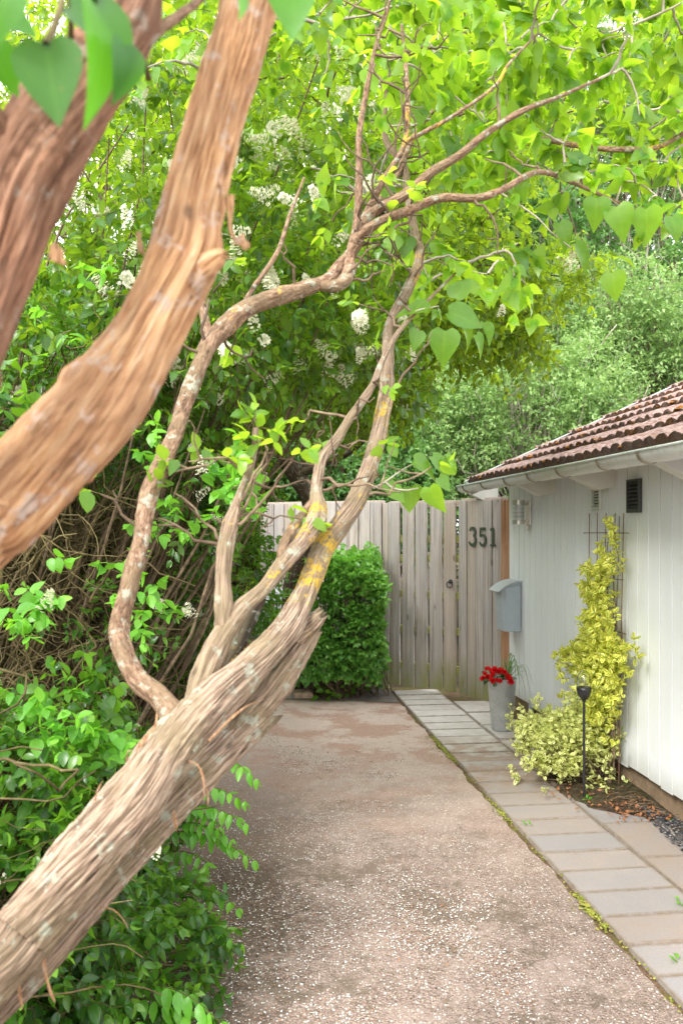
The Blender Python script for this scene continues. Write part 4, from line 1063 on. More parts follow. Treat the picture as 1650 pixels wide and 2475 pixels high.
# ------------------------------------------------------------------ TREES IN FRONT
# leaning tree with lichen
lean = thing('leaning_tree', 'leaning shaggy-barked old tree with yellow lichen reaching over the path', 'tree', (-1.75, .95, 0))
LO = np.array([-1.75, .95, 0])
def rel(rows, o): r_ = np.array(rows, float); r_[:, :3] -= o; return r_
ext = [[-1.75, .95, -.1, .13, 0], [-1.30, 1.02, .28, .095, 0], [-.90, 1.12, .60, .078, 0]]
main = pxl([(-60, 2375, 1.20, 142), (60, 2250, 1.24, 150), (180, 2105, 1.28, 152), (310, 1948, 1.34, 142), (418, 1797, 1.41, 122, .25), (520, 1694, 1.48, 104, .3), (590, 1632, 1.54, 84, .5), (650, 1572, 1.60, 76, .6), (700, 1510, 1.65, 66, .6), (736, 1437, 1.72, 50, .9), (760, 1380, 1.76, 51, 1.05), (784, 1322, 1.80, 48, 1.0), (826, 1265, 1.84, 47, .8), (864, 1207, 1.88, 45, .7), (888, 1145, 1.93, 39, .8), (908, 1075, 1.98, 38, .6), (922, 1010, 2.03, 36, .9), (934, 945, 2.08, 34, .7), (936, 880, 2.12, 30, .5), (945, 780, 2.18, 26, .3), (985, 700, 2.24, 25, .9), (1012, 630, 2.3, 24, .9), (1003, 565, 2.36, 22), (985, 480, 2.42, 18), (975, 400, 2.48, 16), (930, 330, 2.52, 15), (935, 200, 2.6, 9)], ext)
tr, S1 = limb('trunk', rel(main, LO), M['bark_lean'], lean, ns=120, step=.006, amp=.16, ridge=16, stretch=3.2, seed=1, knots=.05)
low = pxl([(-60, 2490, 1.27, 75), (40, 2388, 1.29, 74), (150, 2262, 1.33, 76), (260, 2128, 1.38, 76), (375, 1990, 1.45, 86), (465, 1882, 1.52, 96), (545, 1803, 1.58, 94), (600, 1752, 1.63, 90), (637, 1726, 1.66, 78)], [[-1.68, 1.0, -.1, .10, 0], [-1.22, 1.08, .2, .075, 0], [-.86, 1.18, .52, .06, 0]])
_, S1b = limb('lower_trunk', rel(low, LO), M['bark_lean'], lean, ns=110, step=.006, amp=.22, ridge=15, stretch=3.4, seed=5, jag=.05, knots=.08)
_, S1c = limb('broken_stub', rel(pxl([(500, 1850, 1.56, 60), (580, 1752, 1.61, 76), (650, 1672, 1.65, 76), (705, 1600, 1.68, 64), (742, 1548, 1.70, 50), (765, 1520, 1.71, 30)]), LO), M['bark_lean'], lean, ns=80, step=.005, amp=.28, ridge=13, stretch=3., seed=9, jag=.03, knots=.15)
limb('broken_stub', rel(pxl([(712, 1535, 1.69, 56, .7), (752, 1508, 1.69, 46, .7), (776, 1486, 1.69, 34, .2)]), LO), M['bark_lean'], lean, ns=50, step=.004, amp=.3, ridge=9, stretch=2, seed=12, jag=.03)
# left crooked branch
_, S2 = limb('branch', rel(pxl([(440, 1790, 1.43, 60), (422, 1735, 1.44, 66), (385, 1685, 1.46, 52), (335, 1645, 1.48, 50), (300, 1575, 1.5, 46, .3), (288, 1518, 1.53, 45, .4), (314, 1412, 1.56, 43, .3), (337, 1325, 1.6, 42, .4), (350, 1246, 1.63, 41, .3), (363, 1190, 1.66, 45, .3), (389, 1130, 1.69, 43, .4), (421, 1056, 1.73, 41, .4), (447, 972, 1.77, 38, .4), (474, 904, 1.8, 42), (505, 835, 1.83, 40), (545, 790, 1.86, 46, .8), (600, 745, 1.9, 42, .5), (660, 720, 1.94, 42, .6), (730, 700, 1.98, 36, .4), (790, 675, 2.02, 30), (830, 630, 2.06, 25), (862, 590, 2.06, 25), (893, 521, 2.05, 24), (983, 468, 2.04, 23, .5), (1035, 421, 2.04, 22), (1104, 379, 2.05, 19, .4), (1183, 316, 2.07, 16), (1272, 263, 2.1, 13), (1340, 238, 2.15, 10), (1450, 190, 2.25, 7)]), LO), M['bark_branch'], lean, ns=60, step=.006, amp=.10, ridge=8, stretch=2.5, seed=3, knots=.12)
_, S2b = limb('branch', rel(pxl([(856, 600, 2.06, 16), (867, 568, 2.05, 24), (920, 535, 2.04, 22), (983, 510, 2.04, 22, .5), (1062, 479, 2.05, 20, .7), (1151, 479, 2.06, 19, .6), (1214, 458, 2.1, 16, .5), (1299, 416, 2.2, 13), (1380, 440, 2.5, 10, .5), (1470, 480, 2.5, 8, .6), (1560, 520, 2.5, 6, .8)]), LO), M['bark_branch'], lean, ns=40, step=.006, amp=.10, ridge=8, stretch=2.5, seed=4)
limb('branch', rel(pxl([(1190, 350, 2.5, 12), (1290, 335, 2.52, 12, .6), (1400, 352, 2.5, 13, .8), (1500, 362, 2.48, 13, .7), (1590, 355, 2.46, 12, .8), (1680, 305, 2.45, 10, .6), (1800, 250, 2.45, 8)]), LO), M['bark_branch'], lean, ns=30, step=.008, seed=41)
limb('branch', rel(pxl([(1060, 250, 2.6, 10, .8), (1000, 330, 2.5, 12, .8), (960, 420, 2.45, 14, .5), (905, 500, 2.35, 15)]), LO), M['bark_branch'], lean, ns=30, step=.008, seed=42)
limb('branch', rel(pxl([(510, 830, 1.84, 22), (495, 770, 1.86, 22, .4), (482, 700, 1.9, 18), (470, 640, 1.95, 14), (430, 560, 2.0, 10)]), LO), M['bark_branch'], lean, ns=30, step=.008, seed=43)
limb('branch', rel(pxl([(560, 790, 1.88, 14), (610, 700, 1.95, 12), (670, 610, 2.0, 11), (700, 520, 2.1, 9), (735, 430, 2.2, 6)]), LO), M['bark_branch'], lean, ns=24, step=.01, seed=44)
_, S2c = limb('branch', rel(pxl([(770, 690, 2.0, 24), (815, 690, 2.02, 30), (840, 665, 2.04, 34), (846, 620, 2.06, 26, .3), (862, 540, 2.08, 20, .5), (868, 420, 2.08, 17, .7), (868, 320, 2.09, 15, .5), (893, 180, 2.12, 12, .8), (908, 110, 2.15, 9), (935, 30, 2.2, 7), (950, -60, 2.25, 5)]), LO), M['bark_branch'], lean, ns=40, step=.006, amp=.10, ridge=8, stretch=2.5, seed=6)
_, S2d = limb('branch', rel(pxl([(862, 560, 2.06, 16), (893, 500, 2.07, 17), (930, 430, 2.06, 14), (978, 342, 2.06, 13, .8), (983, 210, 2.1, 12, .8), (978, 140, 2.25, 10), (970, 60, 2.3, 7)]), LO), M['bark_branch'], lean, ns=30, step=.008, amp=.1, ridge=8, stretch=2.5, seed=7)
_, S2e = limb('branch', rel(pxl([(980, 342, 2.06, 11, .8), (1088, 284, 2.07, 9, .8), (1193, 210, 2.1, 8, .8), (1230, 153, 2.15, 7, .9), (1300, 80, 2.4, 5)]), LO), M['bark_branch'], lean, ns=24, step=.008, amp=.1, ridge=8, stretch=2.5, seed=8)
# middle branch pair
_, S3 = limb('branch', rel(pxl([(478, 1730, 1.5, 66), (490, 1645, 1.53, 64), (524, 1562, 1.56, 60, .2), (574, 1483, 1.6, 46, .4), (636, 1423, 1.65, 33, .6), (679, 1368, 1.69, 38, .8), (728, 1311, 1.74, 45, .9), (762, 1262, 1.78, 52, .98), (768, 1225, 1.80, 40, .95), (764, 1190, 1.82, 27, .5), (769, 1150, 1.84, 27, .2), (780, 1105, 1.87, 27), (815, 1060, 1.91, 23), (845, 1010, 1.95, 21), (895, 940, 2.0, 17), (925, 870, 2.05, 14), (965, 800, 2.12, 11), (1030, 730, 2.2, 8), (1100, 660, 2.28, 5)]), LO), M['bark_lean'], lean, ns=60, step=.006, amp=.14, ridge=10, stretch=2.8, seed=10, knots=.1)
_, S3b = limb('branch', rel(pxl([(540, 1570, 1.57, 30), (538, 1520, 1.575, 40), (540, 1457, 1.59, 42, .3), (541, 1351, 1.62, 37, .5), (555, 1275, 1.65, 38, .5), (566, 1235, 1.66, 30, .5), (580, 1190, 1.68, 18), (604, 1130, 1.70, 17), (614, 1080, 1.72, 16), (618, 1036, 1.74, 15)]), LO), M['bark_lean'], lean, ns=50, step=.006, amp=.12, ridge=9, stretch=2.6, seed=11, jag=.008)
_, S3c = limb('branch', rel(pxl([(530, 1700, 1.6, 34), (552, 1620, 1.63, 32, .7), (579, 1560, 1.66, 32, .7), (596, 1520, 1.68, 29, .6), (618, 1480, 1.70, 24, .4), (640, 1430, 1.72, 16)]), LO), M['bark_dark'], lean, ns=40, step=.006, amp=.12, ridge=9, stretch=2.6, seed=13)
limb('branch', rel(pxl([(684, 1372, 1.70, 12), (678, 1345, 1.70, 20), (688, 1311, 1.72, 24, .5), (706, 1280, 1.74, 25, .6), (724, 1252, 1.77, 22, .5), (742, 1228, 1.79, 18, .2), (752, 1212, 1.80, 12)]), LO), M['bark_branch'], lean, ns=30, step=.006, seed=14)
# short angular side twigs along the limbs
tp, te = [], []
for S_, f0 in ((S1, .45), (S2, .25), (S3, .5), (S3b, .3), (S2b, 0), (S2c, .1), (S2d, 0)):
    for _ in range(11):
        i_ = int(rng.uniform(f0, .97) * len(S_)); p_ = S_[i_, :3]; d_ = norm(rng.normal(0, 1, 3) * [1, .5, 1] + [.15, 0, .5]); tp.append(p_); te.append(p_ + d_ * rng.uniform(.04, .19))
tp, te = np.array(tp), np.array(te); tpts = connect(tp, te, 7, .35, .006)
stems_mesh('side_twigs', tpts, .0042, .0014, M['twig_brown'], lean, 6)
b0 = rng.integers(2, 6, len(tp)); sub = np.array([tpts[i_, b0[i_]] for i_ in range(len(tp))]); stems_mesh('side_twigs', connect(sub, sub + norm(rng.normal(0, 1, sub.shape) + [0, 0, .4]) * rng.uniform(.03, .12, (len(sub), 1)), 5, .3, .003), .0024, .001, M['twig_brown'], lean, 5)
kt = rng.random(len(te)) < .45
lvt, _ = sprigs(te[kt], norm(te[kt] - tp[kt]), 2, .022, .042, droop=.4, rnd=rng.random(kt.sum()), jit=.35); lvt.build('leaf_spray', OVALW, M['lilac'], lean)
# hanging bark strips
def strips(rows, par, O, mat, n0_=0, w=.006):
    for i, (pts_, wd_) in enumerate(rows):
        p_ = spline(np.array([P(*q) for q in pts_]) - O, 18); u = np.linspace(0, 1, 18)
        b = MB(); T = norm(np.gradient(p_, axis=0)); S_ = norm(np.cross(T, np.array([0, 1, .1]))); ww = wd_ * (1 - u ** 3 * .8) * (1 + .25 * np.sin(u * 9 + i))
        V = np.vstack([p_ - S_ * ww[:, None] / 2, p_ + [0, -.0012, 0], p_ + S_ * ww[:, None] / 2]); k_ = 18
        F = [[i_, i_ + 1, i_ + 1 + k_, i_ + k_] for i_ in range(k_ - 1)] + [[i_ + k_, i_ + 1 + k_, i_ + 1 + 2 * k_, i_ + 2 * k_] for i_ in range(k_ - 1)]
        mesh_obj('bark_strip', V, np.array(F), mat, par, {'bk': V * 3, 'lich': np.zeros(len(V))}, smooth=True)
strips([([(103, 2275, 1.24), (106, 2330, 1.23), (120, 2390, 1.23), (133, 2422, 1.23)], .007), ([(45, 2360, 1.22), (48, 2400, 1.22), (55, 2440, 1.22)], .006),
        ([(452, 1838, 1.38), (478, 1850, 1.36), (492, 1885, 1.36), (492, 1940, 1.36)], .004), ([(420, 1960, 1.42), (424, 1990, 1.41), (427, 2010, 1.41)], .006), ([(335, 1995, 1.33), (332, 2030, 1.32), (330, 2055, 1.32)], .005),
        ([(240, 2190, 1.33), (275, 2200, 1.32), (300, 2225, 1.32), (310, 2245, 1.32)], .0025), ([(330, 1818, 1.36), (350, 1785, 1.36), (375, 1755, 1.37), (380, 1720, 1.38)], .006), ([(306, 1848, 1.36), (308, 1820, 1.35), (320, 1812, 1.35)], .003),
        ([(225, 1960, 1.3), (235, 1915, 1.3), (250, 1885, 1.3)], .003), ([(500, 1905, 1.45), (503, 1930, 1.44), (501, 1950, 1.44)], .004), ([(505, 1790, 1.4), (560, 1735, 1.42), (600, 1705, 1.45), (640, 1690, 1.5)], .004)], lean, LO, M['bark_near'])

# near orange tree, two stems
near = thing('near_tree', 'close blurred tree with peeling orange-brown bark and two bare stems', 'tree', (-1.45, .55, 0))
NO = np.array([-1.45, .55, 0])
st1 = pxl([(-120, 1335, .84, 226), (0, 1230, .85, 209), (120, 1110, .86, 199), (250, 960, .87, 188), (340, 830, .88, 160), (408, 700, .89, 150), (446, 610, .90, 158), (458, 520, .91, 141), (486, 400, .92, 137), (522, 270, .93, 135), (568, 130, .94, 133), (606, 0, .95, 135), (660, -150, .97, 128), (720, -400, 1.0, 103), (800, -700, 1.1, 75)], [[-1.45, .55, -.1, .11, 0], [-1.15, .66, .55, .085, 0], [-.75, .78, 1.08, .062, 0]])
_, N1 = limb('trunk', rel(st1, NO), M['bark_near'], near, ns=110, step=.005, amp=.16, ridge=13, stretch=3.6, seed=21, knots=.14)
limb('broken_stub', rel(pxl([(450, 700, .885, 70), (490, 650, .88, 60, .6), (528, 622, .878, 40, .5), (545, 615, .876, 16)]), NO), M['bark_near'], near, ns=50, step=.003, amp=.3, ridge=8, stretch=2, seed=25, jag=.012)
st2 = pxl([(-190, 1030, .74, 180), (-90, 880, .745, 150), (-35, 760, .75, 140), (12, 620, .76, 150), (52, 480, .77, 176), (118, 340, .78, 190), (198, 220, .79, 178), (275, 110, .80, 152), (322, 0, .81, 142), (345, -120, .83, 120), (400, -400, .9, 100)], [[-1.35, .5, .0, .09, 0], [-1.02, .6, .7, .06, 0], [-.68, .70, 1.30, .04, 0]])
_, N2 = limb('trunk', rel(st2, NO), M['bark_near_dark'], near, ns=110, step=.005, amp=.18, ridge=12, stretch=3.4, seed=23, knots=.1)
_, N3 = limb('branch', rel(pxl([(330, 110, .8, 40), (400, 60, .83, 26), (470, 10, .88, 20), (540, -60, .95, 16)]), NO), M['bark_branch'], near, ns=30, step=.006, seed=27)
_, N4 = limb('branch', rel(pxl([(80, 440, .77, 110), (10, 350, .76, 90), (-50, 260, .74, 80), (-120, 120, .72, 70)]), NO), M['bark_near_dark'], near, ns=60, step=.006, seed=29, ridge=9, amp=.14)
strips([([(560, 470, .90), (556, 520, .90), (560, 565, .90), (590, 600, .90)], .006), ([(575, 575, .90), (590, 590, .90), (602, 600, .90)], .012), ([(520, 440, .9), (545, 480, .9), (556, 520, .9)], .007), ([(335, 560, .86), (340, 600, .86), (352, 620, .86)], .006), ([(130, 590, .75), (140, 620, .75), (160, 640, .75)], .012)], near, NO, M['bark_near'])
# its few close leaves
lv = Leaves()
def cl(px, py, d, w_, ang, nrm=(0, -1, .3), rn=.4, asp=1.0):
    """a single big leaf: base at the pixel, pointing by angle (deg, 0 = right, -90 = down)"""
    s_ = w_ * d / FP / .9; dr = np.array([math.cos(R(ang)), rng.normal(0, .15), math.sin(R(ang))]); lv.add(P(px, py, d) - NO, dr, np.array(nrm, float), s_ * asp, rn)
cl(112, 108, .62, 172, -84, rn=.25); cl(225, 0, .60, 120, -70, (.95, -.3, .1), .5, 1.9); cl(300, 110, .62, 40, -85, (.9, -.4, .1), .45, 3); cl(580, -30, .7, 40, -80, (.9, -.4, 0), .7, 1.8); cl(700, -75, .7, 150, -80, rn=.75); cl(170, 20, .66, 130, -20, (.1, -.8, .6), .4)
cl(30, -30, .6, 130, -120, rn=.6); cl(-20, 110, .66, 100, -70, rn=.45); cl(60, 190, .8, 80, -100, rn=.8); cl(20, 300, .75, 60, -110, rn=.5); cl(-30, 20, .7, 110, -30, (.2, -.9, .5), .55); cl(770, -70, .8, 90, -60, rn=.8)
for i in range(0): cl(rng.uniform(-100, 500), rng.uniform(-260, 60), rng.uniform(.6, .95), rng.uniform(70, 120), rng.uniform(-150, -30), (rng.normal(0, .5), -.7, .4), rng.random())
lv.build('foliage', HEART, M['near_leaf'], near)
tw = [[(165, 130, .8), (172, 60, .75), (165, -60, .72)], [(360, 190, 1.0), (330, 60, .9), (350, -80, .85)], [(112, 108, .62), (140, 40, .64), (168, -60, .68)], [(225, 0, .6), (230, -40, .62), (240, -100, .65)], [(700, -75, .7), (690, -130, .72), (640, -200, .8)], [(30, -30, .6), (80, -90, .6), (150, -140, .65)]]
pts = np.array([spline([P(*q) for q in t_], 12) for t_ in tw]) - NO; stems_mesh('twigs', pts, .0035, .002, M['twig'], near, 7)

# ------------------------------------------------------------------ lilac-leaved canopy of the leaning tree (right, overhead)
skel = np.vstack([s[::3, :3] for s in (S1[int(len(S1) * .62):], S2[int(len(S2) * .62):], S2b, S2c, S2d, S2e)]) + LO
def boxpts(n, px0, px1, py0, py1, d0, d1):
    c = []
    for _ in range(n):
        d = rng.uniform(d0, d1); c.append(P(rng.uniform(px0, px1), rng.uniform(py0, py1), d))
    return c
T_ = boxpts(250, 900, 1700, -250, 200, 2.15, 3.6) + boxpts(40, 560, 900, -250, 60, 2.4, 3.6) + boxpts(115, 1000, 1720, 100, 390, 2.3, 3.3) + boxpts(18, 1180, 1560, 300, 470, 2.3, 2.9) + boxpts(12, 950, 1380, 540, 700, 2.2, 2.8) + boxpts(14, 620, 1000, -50, 500, 2.3, 3.4) \
   + boxpts(8, 1540, 1680, 380, 500, 2.3, 2.6) + boxpts(14, 700, 1800, -500, -200, 1.8, 3.2) + boxpts(6, 880, 1130, 380, 620, 2.2, 2.4) + boxpts(10, 300, 640, -100, 200, 2.3, 3.2)
ends_, dirs_, polys = grow(skel, T_, K=9, maxr=.0075, mat=None, bend=.4)
L_ = np.linalg.norm(np.diff(polys, axis=1), axis=2).sum(1); rad = np.clip(.0024 + L_ * .013, .0024, .0105)[:, None] * np.linspace(1, .45, 9)[None]
V, F = tube_arrays(polys - LO, rad, 6); mesh_obj('twigs', V, F, M['twig_grey'], lean, smooth=True)
lv, pts = sprigs(ends_ - dirs_ * .05, dirs_ + [0, 0, -.15], 3, .036, .060, droop=.42, sag=.05, rnd=rng.random(len(ends_)), jit=.42)
# leaves along the long twigs too
k = rng.random(len(polys)) < .8
mid = polys[k][:, 5]; lv, _ = sprigs(mid, norm(polys[k][:, 6] - polys[k][:, 5]), 1, .03, .056, droop=.45, rnd=rng.random(k.sum()), jit=.4, lv=lv, tips=False)
# hand placed outer sprays seen against the fence and the far shrubs
sp_c = np.array([P(1010, 762, 2.15), P(1085, 735, 2.2), P(1060, 800, 2.15), P(965, 1120, 1.98), P(1000, 1150, 1.98), P(1040, 1105, 2.02), P(1060, 1170, 2.0), P(1440, 500, 2.3), P(1530, 560, 2.35), P(1490, 540, 2.3), P(1590, 560, 2.3), P(1320, 560, 2.35), P(1470, 640, 2.5)])
ax_ = np.array([P(915, 1170, 1.95)] * 1)
bt = [[(900, 1180, 1.93), (930, 1165, 1.95), (965, 1140, 1.97), (1000, 1120, 1.98)], [(960, 800, 2.15), (985, 770, 2.15), (1010, 750, 2.15), (1060, 740, 2.17)], [(1200, 460, 2.38), (1290, 520, 2.35), (1330, 560, 2.35), (1380, 600, 2.35)], [(1470, 480, 2.5), (1500, 500, 2.4), (1530, 520, 2.35), (1580, 525, 2.3)], [(930, 1165, 1.95), (950, 1180, 1.95), (980, 1185, 1.95), (1010, 1180, 1.96)]]
pts = np.array([spline([P(*q) for q in t_], 12) for t_ in bt]); V, F = tube_arrays(pts - LO, np.linspace(.0028, .0015, 12)[None] * np.ones((len(pts), 1)), 6); mesh_obj('twigs', V, F, M['twig_grey'], lean, smooth=True)
def one(px, py, d, w_, ang, nrm=(0.1, -1, .35), rn=.35):
    s_ = w_ * d / FP / .9; dr = np.array([math.cos(R(ang)), rng.normal(0, .2), math.sin(R(ang))]); lv.add(P(px, py, d), dr, np.array(nrm, float), s_, rn)
for a in [(1000, 1115, 1.98, 62, -20, (.2, -.7, .7), .4), (1045, 1105, 2.0, 58, -40, (.5, -.7, .5), .45), (990, 1180, 1.97, 64, -78), (1038, 1178, 1.97, 60, -75, (-.5, -.8, .2), .6), (925, 1165, 1.95, 50, -35, (.1, -.8, .6), .5), (1070, 1110, 2.02, 50, -75, (.6, -.6, .3), .3), (945, 1180, 1.95, 44, -50, (.2, -.8, .3), .6), (1060, 1155, 1.99, 40, -55, (.3, -.8, .4), .5),
          (1030, 750, 2.15, 76, 172, (.1, -.7, .8), .35), (1085, 755, 2.15, 80, -20, (.1, -.8, .6), .3), (1075, 800, 2.13, 78, -95, (-.1, -.9, .4), .3), (1120, 790, 2.15, 60, -50, (.3, -.7, .5), .45), (1100, 720, 2.18, 60, 60, (0, -.7, .7), .4), (1010, 800, 2.14, 46, -110, (.2, -.9, .2), .3), (1170, 780, 2.2, 50, -55, (.5, -.6, .3), .4), (1150, 810, 2.15, 54, -60, (.5, -.6, .3), .5),
          (1440, 480, 2.3, 62, -90, (0, -.9, .3), .45), (1490, 500, 2.3, 74, -80, (-.3, -.9, .2), .6), (1560, 505, 2.3, 80, -82, (-.2, -.9, .2), .7), (1620, 525, 2.3, 56, -70, (.2, -.9, .2), .5), (1480, 620, 2.4, 60, 0, (.1, -.6, .9), .5), (1480, 660, 2.4, 62, -85, (-.4, -.8, .1), .5), (1390, 590, 2.35, 70, -50, (.4, -.7, .5), .4), (1350, 540, 2.35, 60, -60, (.3, -.8, .5), .35)]:
    one(*a)
P_all = np.vstack(lv.pos)
lv.pos = [p_ - LO for p_ in lv.pos]
lv.build('foliage', HEART, M['lilac'], lean)

# ------------------------------------------------------------------ blossom cluster mesh (white panicle)
def panicle_mesh():
    lv = Leaves(); n = 70
    for i in range(n):
        u = rng.random() ** .8; r_ = .020 * (1 - u * .75); a = rng.uniform(0, 6.28); c = np.array([r_ * math.cos(a), r_ * math.sin(a), u * .065])
        for k in range(4):
            b_ = a + k * 1.57 + .3; d_ = np.array([math.cos(b_), math.sin(b_), .25]) ; lv.add(c, d_, UP + c * 20 + rng.normal(0, .3, 3), .0052, rng.random())
    o = lv.build('flower_cluster', leaf_template([(0, 0, .15), (.6, .6, .38), (1, 1, .15)], .1, .1), M['blossom'], None)
    return o.data, o
pan_me, pan_o = panicle_mesh(); bpy.data.objects.remove(pan_o)
def blossoms(parent, O, cs, sc0=1.0):
    for c in cs:
        o = bpy.data.objects.new('flower_cluster', pan_me); COL.objects.link(o); o.parent = parent
        o.location = tuple(np.array(c) - O); s_ = rng.uniform(.75, 1.25) * sc0; o.scale = (s_, s_, s_); o.rotation_euler = (rng.normal(.5, .6), rng.normal(0, .6), rng.uniform(0, 6.28))

# ------------------------------------------------------------------ PRIVET HEDGE along the left: four shrubs of twigs and leaves
def shrub(name, label, cat, base, leafblobs, nodes, sp, size, tpl, mat, twig, stemn=60, stem_r=.02, tangle=0, tbox=None, group=None, droop=.3, rndf=None, sprig_stem=True, trunks=None, jit=.3, sag=.03, conn=120):
    base = np.array(base, float); t = thing(name, label, cat, tuple(base), group=group)
    C = []; D = []; RN = []
    for c, r_, n in leafblobs:
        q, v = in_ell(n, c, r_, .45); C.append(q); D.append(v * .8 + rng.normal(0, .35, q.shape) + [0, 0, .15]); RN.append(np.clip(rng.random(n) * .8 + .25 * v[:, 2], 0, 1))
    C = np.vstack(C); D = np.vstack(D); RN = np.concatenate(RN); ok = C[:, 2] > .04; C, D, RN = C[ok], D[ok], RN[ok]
    if rndf is not None: RN = rndf(C, RN)
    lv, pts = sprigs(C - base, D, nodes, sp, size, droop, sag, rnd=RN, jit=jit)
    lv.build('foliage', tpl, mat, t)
    if sprig_stem: stems_mesh('shoots', pts, .0016, .0009, twig, t, 3)
    n = min(conn, len(C)); sel = rng.choice(len(C), n, replace=False)
    st = np.zeros((n, 3)) + rng.normal(0, .12, (n, 3)) * [1, 1, 0]
    stems_mesh('branches', connect(st, C[sel] - base, 12, .35, .012), stem_r, .003, twig, t, 6)
    return t, C
def tangle(name, parent, O, n, lo, hi, K=16, step=.05, r=(.0015, .006), mat=None, updir=.3):
    p = rng.uniform(lo, hi, (n, 3)); d = norm(rng.normal(0, 1, (n, 3)) + [0, 0, updir]); out = [p]
    for k in range(K - 1):
        d = norm(d + rng.normal(0, .33, d.shape)); p = p + d * step * rng.uniform(.6, 1.2, (n, 1)); p[:, 2] = np.maximum(p[:, 2], .01); out.append(p)
    Pt = np.stack(out, 1) - O; r0 = r[0] + (r[1] - r[0]) * rng.random(n) ** 2.5
    V, F = tube_arrays(Pt, r0[:, None] * np.linspace(1, .45, K)[None], 5); return mesh_obj(name, V, F, mat or M['twig'], parent, smooth=True)
def rr(C, RN): return RN
hd = [
 ('dense privet bush at the lower left with glossy green leaves under the leaning trunk', (-1.55, 2.3, 0),
   [((-1.05, 2.35, .45), (.42, .45, .50), 720), ((-1.3, 2.5, .80), (.45, .5, .25), 260), ((-.78, 2.7, .14), (.35, .45, .20), 330)]),
 ('privet bush with many bare tangled twigs in its middle behind the crooked branch', (-1.75, 3.5, 0),
   [((-1.15, 3.4, .38), (.42, .6, .42), 620), ((-1.35, 3.5, .95), (.4, .6, .3), 60), ((-2.5, 3.6, 1.4), (.35, .9, 1.2), 700), ((-1.4, 3.6, 2.15), (.75, .8, .40), 1200), ((-.85, 3.2, 1.15), (.12, .2, .14), 26), ((-.55, 3.3, 1.7), (.12, .2, .2), 40)]),
 ('privet bush with white flower clusters hanging over the middle of the hedge', (-1.7, 4.9, 0),
   [((-1.25, 4.8, .5), (.40, .7, .5), 700), ((-1.35, 5.0, 1.1), (.45, .7, .3), 160), ((-2.2, 5.0, 1.4), (.4, .9, 1.3), 900), ((-1.25, 4.8, 2.1), (.75, .8, .5), 1500), ((-.62, 4.7, 1.15), (.22, .4, .55), 420)]),
 ('far privet bush beside the left end of the board fence', (-1.7, 6.6, 0),
   [((-1.58, 6.6, .6), (.42, .9, .65), 1100), ((-1.56, 6.8, 1.5), (.45, .9, .7), 1300), ((-2.3, 6.8, 1.6), (.6, 1.2, 1.5), 1100), ((-1.3, 7.0, .9), (.25, .5, .8), 300)])]
hedges = []
for i, (lab, base, bl_) in enumerate(hd):
    t, C = shrub('privet_shrub', lab, 'shrub', base, bl_, 4, .028, .047 if i else .052, OVAL, M['privet'], M['twig'], stem_r=.011, group='privet shrubs forming the left hedge', conn=150)
    hedges.append((t, np.array(base), C))
t1, b1, _ = hedges[1]
tangle('tangled_twigs', t1, b1, 1500, (-2.1, 2.7, .35), (-.95, 4.3, 2.0))
t0, b0, _ = hedges[0]; tangle('tangled_twigs', t0, b0, 600, (-1.7, 1.9, .1), (-1.0, 2.8, 1.1))
t2, b2, _ = hedges[2]; tangle('tangled_twigs', t2, b2, 900, (-1.7, 4.2, .3), (-.85, 5.7, 2.1))
t3, b3, _ = hedges[3]; tangle('tangled_twigs', t3, b3, 300, (-1.9, 5.9, .2), (-1.1, 7.3, 2.2))
# darker mass behind the hedge keeps daylight out
for nm, lab, base, bl_ in (('tall_shrub', 'dark tall shrub standing behind the near part of the hedge', (-3.2, 3.2, 0), [((-2.9, 3.4, 1.5), (.8, 2.2, 1.9), 2600), ((-3.0, 2.0, 1.2), (.7, 1.2, 1.6), 900)]),
                           ('tall_shrub', 'dark tall shrub standing behind the far part of the hedge', (-3.2, 6.6, 0), [((-2.9, 6.8, 1.8), (.9, 2.2, 2.2), 2800)])):
    shrub(nm, lab, 'shrub', base, bl_, 4, .04, .075, OVALW, M['backdark'], M['twig'], stem_r=.02, group='dark shrubs behind the hedge')

